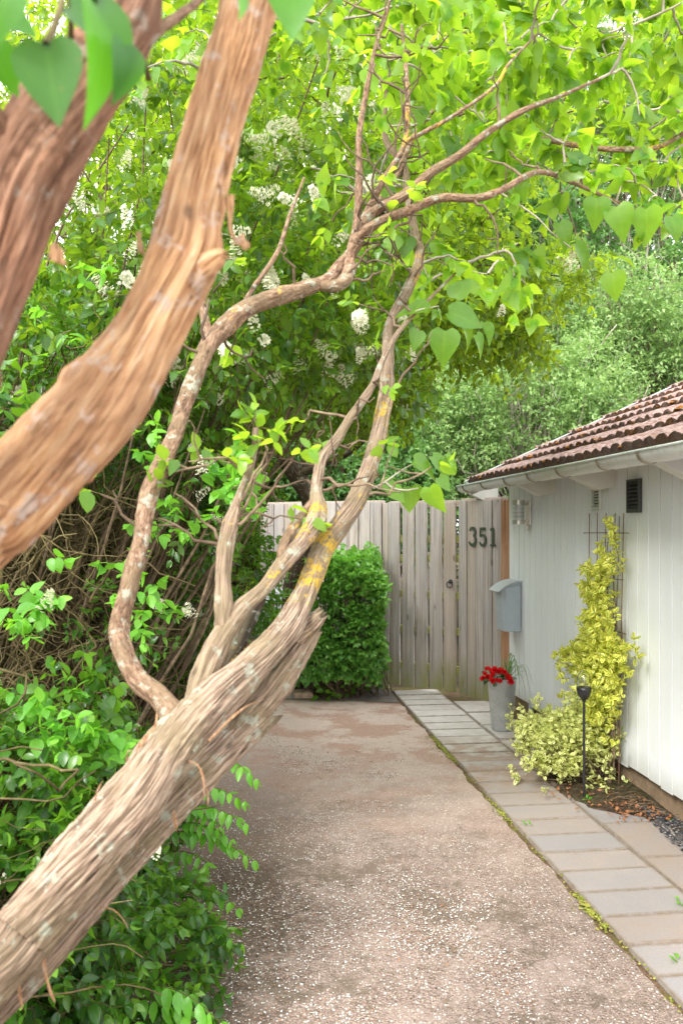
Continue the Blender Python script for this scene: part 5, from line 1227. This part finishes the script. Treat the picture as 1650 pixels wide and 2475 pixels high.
# arching low shoots over the path
shoot_t = hedges[0][0]; O = hedges[0][1]; lv = Leaves(); SP = []
tipsp = [((240, 2215), (579, 2281)), ((330, 2230), (500, 2255)), ((380, 2120), (576, 2195)), ((150, 2340), (431, 2413)), ((400, 2010), (612, 2080)), ((430, 1950), (592, 1990)), ((410, 2060), (500, 2085)), ((450, 1905), (590, 1937)), ((520, 1830), (618, 1883)), ((60, 2345), (240, 2395)),
         ((300, 2420), (480, 2468)), ((200, 2440), (330, 2470)), ((350, 2150), (470, 2230)), ((90, 2230), (300, 2300)), ((430, 1990), (560, 2030)), ((330, 2050), (440, 2150)), ((20, 2420), (160, 2465)), ((380, 2380), (560, 2500)), ((250, 2290), (400, 2350)), ((470, 1960), (530, 2000))]
for (a, b_) in tipsp:
    if a[1] < 1: continue
    d1 = min(1.42 * FP / (b_[1] - HOR), 3.4) * .97; d0 = d1 + .12
    p0, p1 = P(*a, d0), P(*b_, d1); L = np.linalg.norm(p1 - p0); nn = max(5, int(L / .031)); u = np.linspace(0, 1, nn)[:, None]
    pts = p0 * (1 - u) + p1 * u + UP * (.05 * np.sin(u * math.pi)) * L * 2.0
    T = norm(np.gradient(pts, axis=0)); S_ = norm(np.cross(T, UP)); SP.append(spline(pts, 14) - O); lv = Leaves()
    for k in range(nn):
        for sg in (-1, 1):
            ld = T[k] * .5 + sg * S_[k] * .8 - UP * .75 + rng.normal(0, .18, 3); lv.add(pts[k] - O, ld, UP * .8 + sg * S_[k] * .5 + rng.normal(0, .2, 3) + [0, -.3, 0], 0.062 * (1 - .5 * (k / nn) ** 3) * rng.uniform(.85, 1.15), .35 + .5 * k / nn + rng.normal(0, .12))
    lv.add(pts[-1] - O, T[-1] + [0, 0, -.1], UP, .02, 1.)
    sh_ = lv.build('arching_shoot', OVAL, M['privet_shoot'], shoot_t); stems_mesh('stem', SP[-1][None], .0016, .0008, M['twig'], sh_, 5)
# extra bright leaf bunches at the left
for k_, (px, py, d, n) in enumerate([(180, 1660, 2.4, 16), (120, 1700, 2.3, 14), (60, 1830, 2.2, 12), (520 // 1, 1150, 2.6, 8), (255, 1410, 2.5, 7), (70, 1440, 2.2, 14), (40, 980, 2.3, 10), (210, 700, 2.4, 5), (330, 1480, 2.6, 5), (400, 1250, 2.7, 7), (120, 1950, 2.2, 16), (200, 1780, 2.4, 16), (60, 2080, 2.1, 14), (330, 1080, 2.6, 10), (550, 1205, 2.6, 9), (120, 1020, 2.4, 8)]):
    q = P(px, py, d) + rng.normal(0, .05, (n, 3)); lv2, pts = sprigs(q - O, rng.normal(0, .5, (n, 3)) + [.3, -.4, .3], 3, .026, .05, .5, .03, jit=.3, rnd=rng.uniform(.4, 1, n))
    lv2.build('leaf_spray', OVALW, M['privet_shoot'] if k_ % 2 else M['privet'], shoot_t if d < 2.45 else hedges[1][0]) if d < 2.45 else lv2.build('leaf_spray', OVALW, M['privet_shoot'], shoot_t)

# blossoms on the hedge, placed through its crown
fl = [(270, 370), (245, 535), (170, 550), (450, 350), (665, 385), (730, 480), (675, 760), (620, 830), (500, 1050), (450, 1080), (445, 1170), (390, 1190), (470, 1495), (610, 1260), (515, 1255), (300, 1240), (700, 920), (830, 960), (780, 740), (770, 700), (545, 720), (860, 845), (100, 1480), (10, 2130), (375, 2065), (650, 860), (620, 1185), (460, 1230), (760, 940), (960, 890), (990, 800), (1020, 830), (975, 1030), (1370, 700), (1350, 690), (720, 610), (560, 430), (820, 880), (1200, 790), (1210, 740), (520, 1000), (350, 980)]
fl += [(rng.uniform(20, 640), rng.uniform(380, 1500)) for _ in range(34)] + [(rng.uniform(420, 1000), rng.uniform(150, 900)) for _ in range(34)]
def on_surface(px, py, clouds, tol=26):
    best = None
    for ti, C in enumerate(clouds):
        d = C[:, 1]; u = 825 + FP * C[:, 0] / np.maximum(d, .1); v = HOR - (C[:, 2] - EYE) * FP / np.maximum(d, .1)
        k = (np.hypot(u - px, v - py) < tol) & (d > 1.9)
        if k.any():
            i = np.where(k)[0][np.argmin(d[k])]
            if best is None or d[i] < best[0]: best = (d[i], ti, C[i])
    return best
clouds = [h[2] for h in hedges]; FLH = {0: [], 1: [], 2: [], 3: []}
for x, y in fl:
    r_ = on_surface(x, y, clouds)
    if r_ is not None and y < 1600: FLH[r_[1]].append(r_[2] + [.05, -.12, .02])
for k_, v_ in FLH.items():
    if v_: blossoms(hedges[k_][0], hedges[k_][1], v_, 1.05)
blossoms(hedges[0][0], hedges[0][1], [P(10, 2130, 1.95), P(375, 2068, 2.25), P(360, 2058, 2.27), P(470, 1495, 2.6), P(455, 1485, 2.6), P(105, 1480, 2.1)], .8)

# ------------------------------------------------------------------ FLOWERING CANOPY TREE (dark trunk beyond)
can = thing('flowering_tree', 'dark-trunked tree with white blossoms and bright green crown in front of the fence', 'tree', (-.56, 7.65, 0))
CO = np.array([-.56, 7.65, 0])
_, D1 = limb('trunk', rel(pxl([(706, 1655, 7.65, 50), (702, 1560, 7.6, 46), (700, 1480, 7.5, 42), (708, 1410, 7.4, 40), (735, 1340, 7.3, 42), (762, 1260, 7.2, 40), (745, 1200, 7.1, 38), (715, 1150, 7.0, 38), (690, 1110, 6.9, 34), (660, 1040, 6.7, 26), (600, 980, 6.4, 20), (500, 900, 6.0, 16), (400, 800, 5.6, 12)], [[-.56, 7.65, -.1, .11, 0]]), CO), M['bark_dark'], can, ns=60, step=.02, amp=.15, ridge=9, seed=31)
_, D2 = limb('branch', rel(pxl([(722, 1160, 7.0, 34), (740, 1120, 7.0, 28), (735, 1040, 6.9, 22), (755, 960, 6.8, 18), (800, 860, 6.6, 14), (860, 740, 6.2, 11), (880, 560, 6.0, 9)]), CO), M['bark_dark'], can, ns=40, step=.02, seed=33)
_, D3 = limb('branch', rel(pxl([(715, 1150, 7.0, 26), (780, 1120, 6.9, 20), (860, 1080, 6.6, 16), (960, 960, 6.2, 13), (1080, 830, 5.8, 10), (1180, 700, 5.5, 7)]), CO), M['bark_dark'], can, ns=40, step=.02, seed=34)
_, D4 = limb('branch', rel(pxl([(680, 1090, 6.9, 24), (560, 1130, 6.4, 18), (470, 1060, 6.0, 15), (380, 1000, 5.6, 10)]), CO), M['bark_dark'], can, ns=40, step=.02, seed=35)
skel2 = np.vstack([s[::2, :3] for s in (D1[int(len(D1) * .5):], D2, D3, D4)]) + CO
def blobpts(lst):
    out = []
    for c, r_, n in lst: out.append(in_ell(n, c, r_, .2)[0])
    return np.vstack(out)
cb = [(P(820, 250, 4.6), (1.4, 1.2, .95), 1100), (P(500, 450, 4.6), (1.1, 1.1, .9), 800), (P(950, 620, 4.6), (.75, .9, .55), 620), (P(1130, 760, 5.0), (.45, .7, .30), 300), (P(1330, 660, 4.9), (.26, .5, .18), 95), (P(720, 860, 4.8), (.62, .8, .42), 520), (P(880, 950, 5.0), (.36, .6, .30), 190),
      (P(550, 1000, 5.2), (.45, .8, .3), 260), (P(1000, 100, 5.5), (1.6, 1.2, .8), 800), (P(300, 150, 5.0), (1.2, 1.2, 1.0), 650), (P(560, 1230, 6.4), (.16, .4, .35), 90), (P(1230, 820, 5.2), (.25, .4, .18), 80)]
TT = blobpts([(c, r_, n // 8) for c, r_, n in cb])
e2, d2_, pol2 = grow(skel2, TT, K=8, maxr=.012)
L_ = np.linalg.norm(np.diff(pol2, axis=1), axis=2).sum(1); rad = np.clip(.003 + L_ * .010, .003, .014)[:, None] * np.linspace(1, .4, 8)[None]
V, F = tube_arrays(pol2 - CO, rad, 5); mesh_obj('branches', V, F, M['twig_brown'], can, smooth=True)
Cc = blobpts(cb); 
lv, pts = sprigs(Cc - CO, rng.normal(0, .6, Cc.shape) + [.1, -.2, .05], 4, .034, .058, droop=.4, sag=.04, rnd=np.clip(rng.random(len(Cc)) * .45 + .42 * (Cc[:, 2] - 2.15), 0, 1), jit=.35)  # crown shade painted into the leaf tone, darker lower down
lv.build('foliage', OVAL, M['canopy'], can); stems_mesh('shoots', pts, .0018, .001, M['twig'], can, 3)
cf = [on_surface(x, y, [Cc], 30) for x, y in fl if y < 1100 and x > 300]; blossoms(can, CO, [r_[2] + [0, -.16, 0] for r_ in cf if r_ is not None], 1.5)

pt_b = (-1.55, 4.1, 0)
ptl = [(P(470, 700, 3.2), (.42, .4, .42), 230), (P(640, 560, 3.3), (.42, .4, .36), 210), (P(760, 800, 3.5), (.36, .4, .26), 170), (P(880, 850, 3.7), (.22, .3, .16), 60), (P(330, 430, 3.1), (.35, .4, .40), 150), (P(640, 260, 3.4), (.5, .5, .35), 170), (P(560, 900, 3.4), (.35, .3, .25), 110), (P(840, 640, 3.6), (.3, .3, .2), 80), (P(930, 950, 3.9), (.18, .25, .12), 28), (P(260, 850, 3.0), (.3, .3, .3), 80)]
ptt, ptC = shrub('privet_tree', 'spreading white-flowered privet leaning out of the hedge behind the crooked branches', 'tree', pt_b, ptl, 3, .034, .058, OVAL, M['privet_mid'], M['twig_brown'], stem_r=.011, conn=42, droop=.45, jit=.35)
cf = [on_surface(x, y, [ptC], 30) for x, y in fl + [(rng.uniform(300, 950), rng.uniform(280, 1000)) for _ in range(30)] if y < 1100]; blossoms(ptt, np.array(pt_b), [r_[2] + [.01, -.13, .0] for r_ in cf if r_ is not None], 1.25)
q = P(612, 1045, 1.74) + rng.normal(0, .02, (6, 3)); lv2, pts = sprigs(q - LO, rng.normal(0, .6, (6, 3)) + [.1, 0, .4], 2, .02, .045, .4, .03, jit=.3, rnd=rng.uniform(.2, .8, 6)); lv2.build('leaf_spray', OVALW, M['lilac'], lean); stems_mesh('shoots', pts, .0015, .001, M['twig'], lean, 4)
# ------------------------------------------------------------------ clipped bush by the fence
cbase = np.array([-.03, 7.62, 0])
cp_ = thing('clipped_bush', 'dense square-clipped green bush in front of the board fence', 'bush', tuple(cbase))
n = 1500; face = rng.random(n); q = np.zeros((n, 3)); hx_, hy_, z0_, z1_ = .37, .33, .15, 1.23
u, v_ = rng.uniform(-1, 1, n), rng.uniform(-1, 1, n)
f = face < .40; q[f] = np.stack([u[f] * hx_, -hy_ + 0 * u[f], z0_ + (z1_ - z0_) * (v_[f] + 1) / 2], -1)
g = (face >= .40) & (face < .62); q[g] = np.stack([u[g] * hx_, v_[g] * hy_, z1_ + 0 * u[g]], -1)
h_ = face >= .62; q[h_] = np.stack([np.sign(u[h_]) * hx_, v_[h_] * hy_, z0_ + (z1_ - z0_) * rng.random(h_.sum())], -1)
cn = np.array([0, 0, .7]); bul = fbm(q * 4.0 + 3, 3)[:, None]
pinch = 1 - .18 * np.clip(.45 - q[:, 2], 0, 1) - .06 * np.clip((q[:, 2] - 1.1), 0, 1) * 5 * (np.abs(q[:, 0]) > .3)
r4 = ((np.abs(q[:, 0]) / hx_) ** 5 + (np.abs(q[:, 2] - .7) / .56) ** 5 + (np.abs(q[:, 1]) / hy_) ** 5) ** .2; q = cn + (q - cn) / np.maximum(r4, 1)[:, None] ** .8; q = cn + (q - cn) * (.76 + .46 * bul); q[:, 0] *= pinch; q[:, 1] *= pinch
q = cn + (q - cn) * (rng.uniform(.82, 1.03, (n, 1)) + .10 * (rng.random((n, 1)) < .04)); dq = norm(q - cn) + rng.normal(0, .35, q.shape) + [0, -.2, .2]
keep_ = (q[:, 2] > .14 + .12 * rng.random(n))
q, dq = q[keep_], dq[keep_]
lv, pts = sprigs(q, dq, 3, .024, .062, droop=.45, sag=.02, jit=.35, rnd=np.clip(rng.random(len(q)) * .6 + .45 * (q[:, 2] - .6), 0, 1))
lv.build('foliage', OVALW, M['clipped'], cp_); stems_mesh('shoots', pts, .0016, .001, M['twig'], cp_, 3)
sel = rng.choice(len(q), 160); st = rng.normal(0, .16, (160, 3)) * [1, .6, 0]; stems_mesh('branches', connect(st, q[sel], 9, .2, .006), .006, .002, M['twig_brown'], cp_, 5)
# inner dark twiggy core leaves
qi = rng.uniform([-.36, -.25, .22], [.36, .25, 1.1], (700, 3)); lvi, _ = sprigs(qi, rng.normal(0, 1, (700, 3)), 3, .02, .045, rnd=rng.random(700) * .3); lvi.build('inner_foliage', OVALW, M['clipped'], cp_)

# small plants and stones at the bush foot
for i, (px, py, d, nl, sz, lab) in enumerate([(790, 1632, 7.35, 16, .07, 'low broad-leaved seedling beneath the clipped bush'), (905, 1640, 7.5, 10, .06, 'small leafy weed at the right foot of the clipped bush'), (700, 1640, 7.5, 12, .06, 'little green plant beside the flat stone'), (845, 1625, 7.4, 10, .06, 'leafy seedling in the middle below the clipped bush')]):
    p = P(px, py, d); p[2] = 0.01; lv = Leaves(); t = thing('seedling', lab, 'plant', tuple(p))
    a = rng.uniform(0, 6.28, nl); pos = np.stack([np.cos(a) * rng.uniform(.01, .09, nl), np.sin(a) * rng.uniform(.01, .06, nl), rng.uniform(.03, .12, nl)], -1)
    lv.add(pos, np.stack([np.cos(a), np.sin(a), rng.uniform(-.3, .2, nl)], -1), UP + rng.normal(0, .3, (nl, 3)) + [0, -.5, 0], sz * rng.uniform(.7, 1.1, nl), rng.random(nl)); lv.build('leaves', OVALW, M['privet'], t)
    stems_mesh('stems', connect(np.zeros((nl, 3)), pos, 5, .2, .001), .002, .001, M['twig'], t, 4)
M['stone'] = m_simple('sandy_stone', (.50, .36, .25), .9, var=.3, sc_=14, bump=.6, bd=.008, dirt=(.25, .2, .12))
M['stone_grey'] = m_simple('grey_stone', (.24, .22, .18), .95, var=.4, sc_=20, bump=.6, bd=.008, dirt=(.1, .12, .05))
def rock(name, px, py, d, r, mat, lab, sd):
    p = P(px, py, d); p[2] = r[2] * .3
    th_ = np.linspace(0, math.pi, 11); ph = np.linspace(0, 2 * math.pi, 20, endpoint=False); V = np.array([[math.sin(a) * math.cos(b_), math.sin(a) * math.sin(b_), math.cos(a)] for a in th_ for b_ in ph])
    V = np.sign(V) * np.abs(V) ** .7; V = V * (1 + .5 * (fbm(V * 1.6 + sd, 3) - .5))[:, None] * np.array(r)
    idx = np.arange(220).reshape(11, 20); F = np.stack([idx[:-1], idx[1:], np.roll(idx, -1, 1)[1:], np.roll(idx, -1, 1)[:-1]], -1).reshape(-1, 4)
    o = mesh_obj(name, V, F, mat, None, smooth=False); o.location = tuple(p); tag(o, lab, 'stone')
rock('stone', 733, 1662, 7.5, (.115, .07, .05), M['stone'], 'flat sandy-coloured stone at the edge of the bed under the clipped bush', 1.5)
rock('stone', 697, 1667, 7.45, (.055, .05, .04), M['stone_grey'], 'small grey stone left of the flat sandy stone', 4.2)
rock('stone', 665, 1660, 7.6, (.07, .05, .05), M['stone_grey'], 'mossy grey stone half hidden behind the leaning trunk', 8.2)

# weeds in the joints
for i, (px, py, d, nl, sz, lab) in enumerate([(1418, 1940, 4.62, 5, .030, 'bright green weed at the foot of the garden light'), (1274, 2000, 4.25, 9, .018, 'tiny grass tuft in the joint beside the third slab'), (1645, 2195, 3.35, 7, .028, 'green weed in the slab joint at the picture edge'), (1640, 2335, 2.9, 5, .03, 'small leafy weed between the nearest slabs'), (1618, 1990, 4.3, 6, .02, 'small weed growing through the dark gravel'), (1470, 1910, 4.75, 8, .035, 'young green shoot beside the bent shrub stem'), (1500, 1895, 4.85, 6, .028, 'small seedling among the leaf litter by the wall')]):
    p = P(px, py, d); p[2] = .012; t = thing('weed', lab, 'weed', tuple(p)); lv = Leaves(); a = rng.uniform(0, 6.28, nl)
    pos = np.stack([np.cos(a), np.sin(a), np.ones(nl)], -1) * rng.uniform(.003, .016, (nl, 1)); lv.add(pos, np.stack([np.cos(a), np.sin(a), rng.uniform(.1, .8, nl)], -1), UP + rng.normal(0, .3, (nl, 3)), sz * rng.uniform(.6, 1.1, nl), .5 + .5 * rng.random(nl)); lv.build('leaves', OVALW, M['privet_shoot'], t)
# moss along the joint between path and paving
n = 5200; y_ = 1.9 + 4.2 * rng.random(n) ** 1.4; ms = vnoise(np.stack([y_ * 2.7, y_ * 0, y_ * 0 + 3], -1)) + .15 * (y_ < 3.2); k = rng.random(n) < np.clip((ms - .38) * 3, .06, 1); y_ = y_[k]; n = len(y_)
M['moss'] = m_stone('joint_moss', [(0, (.10, .12, .01)), (.5, (.22, .24, .03)), (.8, (.35, .36, .06)), (1, (.34, .2, .1))])
x_ = np.array([edge_x(v) for v in y_]) + rng.normal(-.004, .011, n) * (1 + (rng.random(n) < .1) * 1.5); stones('moss', np.stack([x_, y_, np.full(n, .008)], -1), rng.uniform(.003, .007, n), M['moss'])
scatter_leaves('fallen_leaves', 260, lambda: np.array([rng.uniform(-1.1, 1.3), rng.uniform(2.2, 7.6), .010]), .013, M['litter'], tilt=.2)
scatter_leaves('fallen_petals', 1500, lambda: np.array([min(.9, -1.0 + abs(rng.normal(0, .75))), rng.uniform(1.9, 5.2), .008]), .008, M['petal'], DIA, tilt=.2)
p0 = np.stack([rng.uniform(-.9, .9, 60), rng.uniform(2, 6, 60), np.full(60, .009)], -1); p1 = p0 + rng.normal(0, .035, p0.shape) * [1, 1, 0]; o = stems_mesh('fallen_twigs', connect(p0, p1, 5, .4, .001), .0011, .0007, M['twig_brown'], None, 4); o['kind'] = 'stuff'

# ------------------------------------------------------------------ things glimpsed left of the fence: white bag and orange wooden planter
wb = P(655, 1560, 8.9); wb[2] = .62
m, nt = newmat('white_crumpled_plastic'); f = noise(nt, coords(nt, (1, 1, 1)), 12, 5, .6, dist=1.5); finish(nt, (.78, .79, .82), .35, bump=f, bstr=1, bdist=.04); M['bagm'] = m
th_ = np.linspace(0, math.pi, 30); ph = np.linspace(0, 2 * math.pi, 40, endpoint=False); V = np.array([[math.sin(a) * math.cos(b_), math.sin(a) * math.sin(b_), math.cos(a)] for a in th_ for b_ in ph])
V = V * (1 + .7 * (fbm(V * 2.6 + 2, 4) - .5))[:, None] * np.array([.20, .16, .33]); V[:, 0] += .05 * np.sin(V[:, 2] * 9)
idx = np.arange(1200).reshape(30, 40); F = np.stack([idx[:-1], idx[1:], np.roll(idx, -1, 1)[1:], np.roll(idx, -1, 1)[:-1]], -1).reshape(-1, 4)
o = mesh_obj('plastic_bag', V, F, M['bagm'], None, smooth=True); o.location = (P(652, 1500, 8.5)[0], 8.5, EYE - (1495 - HOR) / FP * 8.5); tag(o, 'crumpled white plastic bag standing behind the trunks beside the fence end', 'bag')
pb = P(603, 1640, 8.4); pb[2] = 0
pln = thing('wooden_planter', 'orange-brown slatted wooden planter partly hidden behind the trunks', 'planter', tuple(pb), R(12))
for z_ in (.03, .18, .33): b = MB(); b.box(-.22, .22, -.16, -.14, z_, z_ + .09); b.box(-.22, .22, .14, .16, z_, z_ + .09); b.box(-.22, -.20, -.139, .139, z_, z_ + .09); b.box(.20, .22, -.139, .139, z_, z_ + .09); b.build('slats', M['wood_orange'], pln, bevel=.003, attrs={'rnd': [.5] * 32})
for sx_ in (-.235, .20):
    for sy_ in (-.18, .145): b = MB(); b.box(sx_, sx_ + .035, sy_ - .002, sy_ + .033, 0, .80 if sx_ > 0 else .5); b.build('leg', M['wood_orange'], pln, bevel=.003, attrs={'rnd': [.3] * 8})
b = MB(); b.box(-.198, .198, -.138, .138, .3, .38); b.build('planter_soil', M['soil'], pln)

# ------------------------------------------------------------------ BACKGROUND TREES beyond the fence
def bgtree(name, lab, base, blobs_, size, mat, seed_n=1.0, sp=.05, twig=None, trunk=None, group='trees and shrubs beyond the fence', nodes=3, bare=0, cat='tree', tpl=DIA):
    base = np.array(base, float); t = thing(name, lab, cat, tuple(base), group=group)
    C = []; RN = []; D = []
    for c, r_, n in blobs_:
        n = int(n * seed_n); q, v = in_ell(n, c, r_, .35)
        # clumping
        cl_ = in_ell(max(6, n // 26), c, r_, .5)[0]; pick = cl_[rng.integers(0, len(cl_), n)]; q = np.where(rng.random((n, 1)) < .72, pick + rng.normal(0, .085, (n, 3)) * np.array(r_) * 1.3, q); v = norm(q - np.array(c))
        C.append(q); D.append(v * .5 + rng.normal(0, .6, q.shape)); RN.append(np.clip(rng.random(n) * .65 + .35 * v[:, 2] + .1 * (-v[:, 1]) + .1, 0, 1))  # light on top and front painted into the leaf tone
    C = np.vstack(C); D = np.vstack(D); RN = np.concatenate(RN)
    lv, pts = sprigs(C - base, D, nodes, sp, size, droop=.2, rnd=RN, jit=.45)
    lv.build('foliage', tpl, mat, t)
    n = min(190, len(C)); sel = rng.choice(len(C), n, replace=False); topz = C[:, 2].mean() - base[2]
    st = np.stack([rng.normal(0, .12, n), rng.normal(0, .12, n), rng.uniform(.1, .8, n) * topz], -1)
    stems_mesh('branches', connect(st, C[sel] - base, 10, .3, .04), .022, .006, twig or M['twig_brown'], t, 5)
    if bare:
        c, r_, _ = blobs_[0]; tangle('bare_twigs', t, base, bare, np.array(c) - np.array(r_) * .9, np.array(c) + np.array(r_) * .8, K=12, step=.11, r=(.003, .009), mat=twig or M['twig_grey'], updir=.1)
    if trunk: limb('trunk', rel(trunk, base), M['bark_dark'], t, ns=24, step=.08, amp=.1, seed=rng.random() * 50)
    return t
def gb(px, d): return (P(px, 1275, d)[0], d, 0)
bgtree('pale_shrub', 'pale grey-green bushy shrub rising just behind the fence and roof', gb(1240, 11), [(P(1230, 1010, 11), (1.55, 1.2, 1.0), 4300), (P(1060, 1080, 10.5), (.85, .9, .85), 1900), (P(1400, 960, 11.5), (.9, 1, .8), 1700), (P(1250, 1200, 11), (1.9, 1, 1.1), 1700)], .062, M['backlight'], twig=M['twig_grey'], bare=70, cat='shrub')
bgtree('dark_shrub', 'dark green shrub seen over the fence behind the dark trunk', gb(880, 10.2), [(P(860, 1130, 10.2), (1.0, .9, .95), 2900), (P(960, 1220, 9.8), (.6, .5, .6), 900), (P(700, 1100, 10.4), (.9, .9, 1.0), 1900)], .062, M['backdark'], cat='shrub')
bgtree('bushy_tree', 'mid green bushy tree on the slope behind the roof', gb(1500, 13), [(P(1480, 800, 13), (1.7, 1.3, 1.1), 3600), (P(1620, 900, 12.5), (1.2, 1, 1.0), 1700), (P(1330, 830, 13), (1.0, 1., .8), 1700)], .075, M['backlight'], bare=110)
bgtree('tall_tree', 'tall dark tree with thin bare grey twigs in the upper right', gb(1540, 16), [(P(1520, 480, 16), (2.6, 1.8, 2.2), 3600), (P(1650, 800, 15), (1.8, 1.5, 1.6), 2200), (P(1250, 600, 15.5), (1.6, 1.4, 1.3), 2000)], .10, M['backdark'], sp=.07, twig=M['twig_grey'], bare=420, trunk=pxl([(1560, 1300, 15, 60), (1570, 950, 14.5, 48), (1600, 830, 14.6, 40), (1625, 700, 15, 34), (1600, 560, 15.5, 24), (1560, 350, 16, 14)]))
bgtree('tall_tree', 'tall leafy tree with sky showing through at the top right corner', gb(1350, 18), [(P(1450, 120, 18), (3.4, 2, 1.7), 3400), (P(1150, 250, 17), (2.4, 1.8, 2.2), 2700), (P(1700, 250, 18), (1.8, 1.8, 2.2), 1700)], .13, M['backlight'], sp=.09, bare=120, trunk=pxl([(1350, 1275, 18, 70), (1340, 700, 18, 50), (1300, 200, 18, 30)]))
bgtree('leafy_tree', 'bright leafy tree behind the flowering crown at the top centre', gb(800, 14), [(P(800, 350, 13), (2.6, 1.6, 2.6), 4200), (P(820, 800, 13), (2.2, 1.4, 1.6), 2600), (P(1020, 800, 13.5), (1.3, 1., 1.3), 1700)], .10, M['canopy'], sp=.07, trunk=pxl([(800, 1275, 14, 60), (790, 800, 14, 46), (820, 300, 14, 26)]))
bgtree('leafy_tree', 'bright leafy tree behind the hedge at the upper left', gb(250, 11), [(P(250, 400, 10.5), (2.6, 1.6, 2.6), 4600), (P(300, 950, 10), (2.2, 1.2, 1.6), 2800)], .09, M['canopy'], sp=.065, trunk=pxl([(250, 1400, 11, 60), (240, 800, 11, 46), (260, 300, 11, 26)]))
bgtree('leafy_tree', 'broad green tree filling the gap left of the fence end', gb(560, 10.5), [(P(540, 1200, 10.5), (1.3, .9, 1.3), 3000), (P(600, 1500, 10), (.9, .7, .7), 1100)], .075, M['canopy'], sp=.05)
bgtree('far_tree', 'far dark tree closing the view behind the right-hand shrubs', gb(1300, 24), [(P(1400, 750, 24), (7, 2, 5), 5000), (P(700, 900, 24), (7, 2, 4), 4000)], .26, M['backdark'], sp=.16)
bgtree('far_tree', 'far dark tree behind the left hedge', (-9, 14, 0), [((-8, 14, 3.0), (4, 4, 4), 5200)], .2, M['backdark'], sp=.12)
print('SCENE DONE', sum(len(o.data.polygons) for o in sc.objects if o.type == 'MESH'))
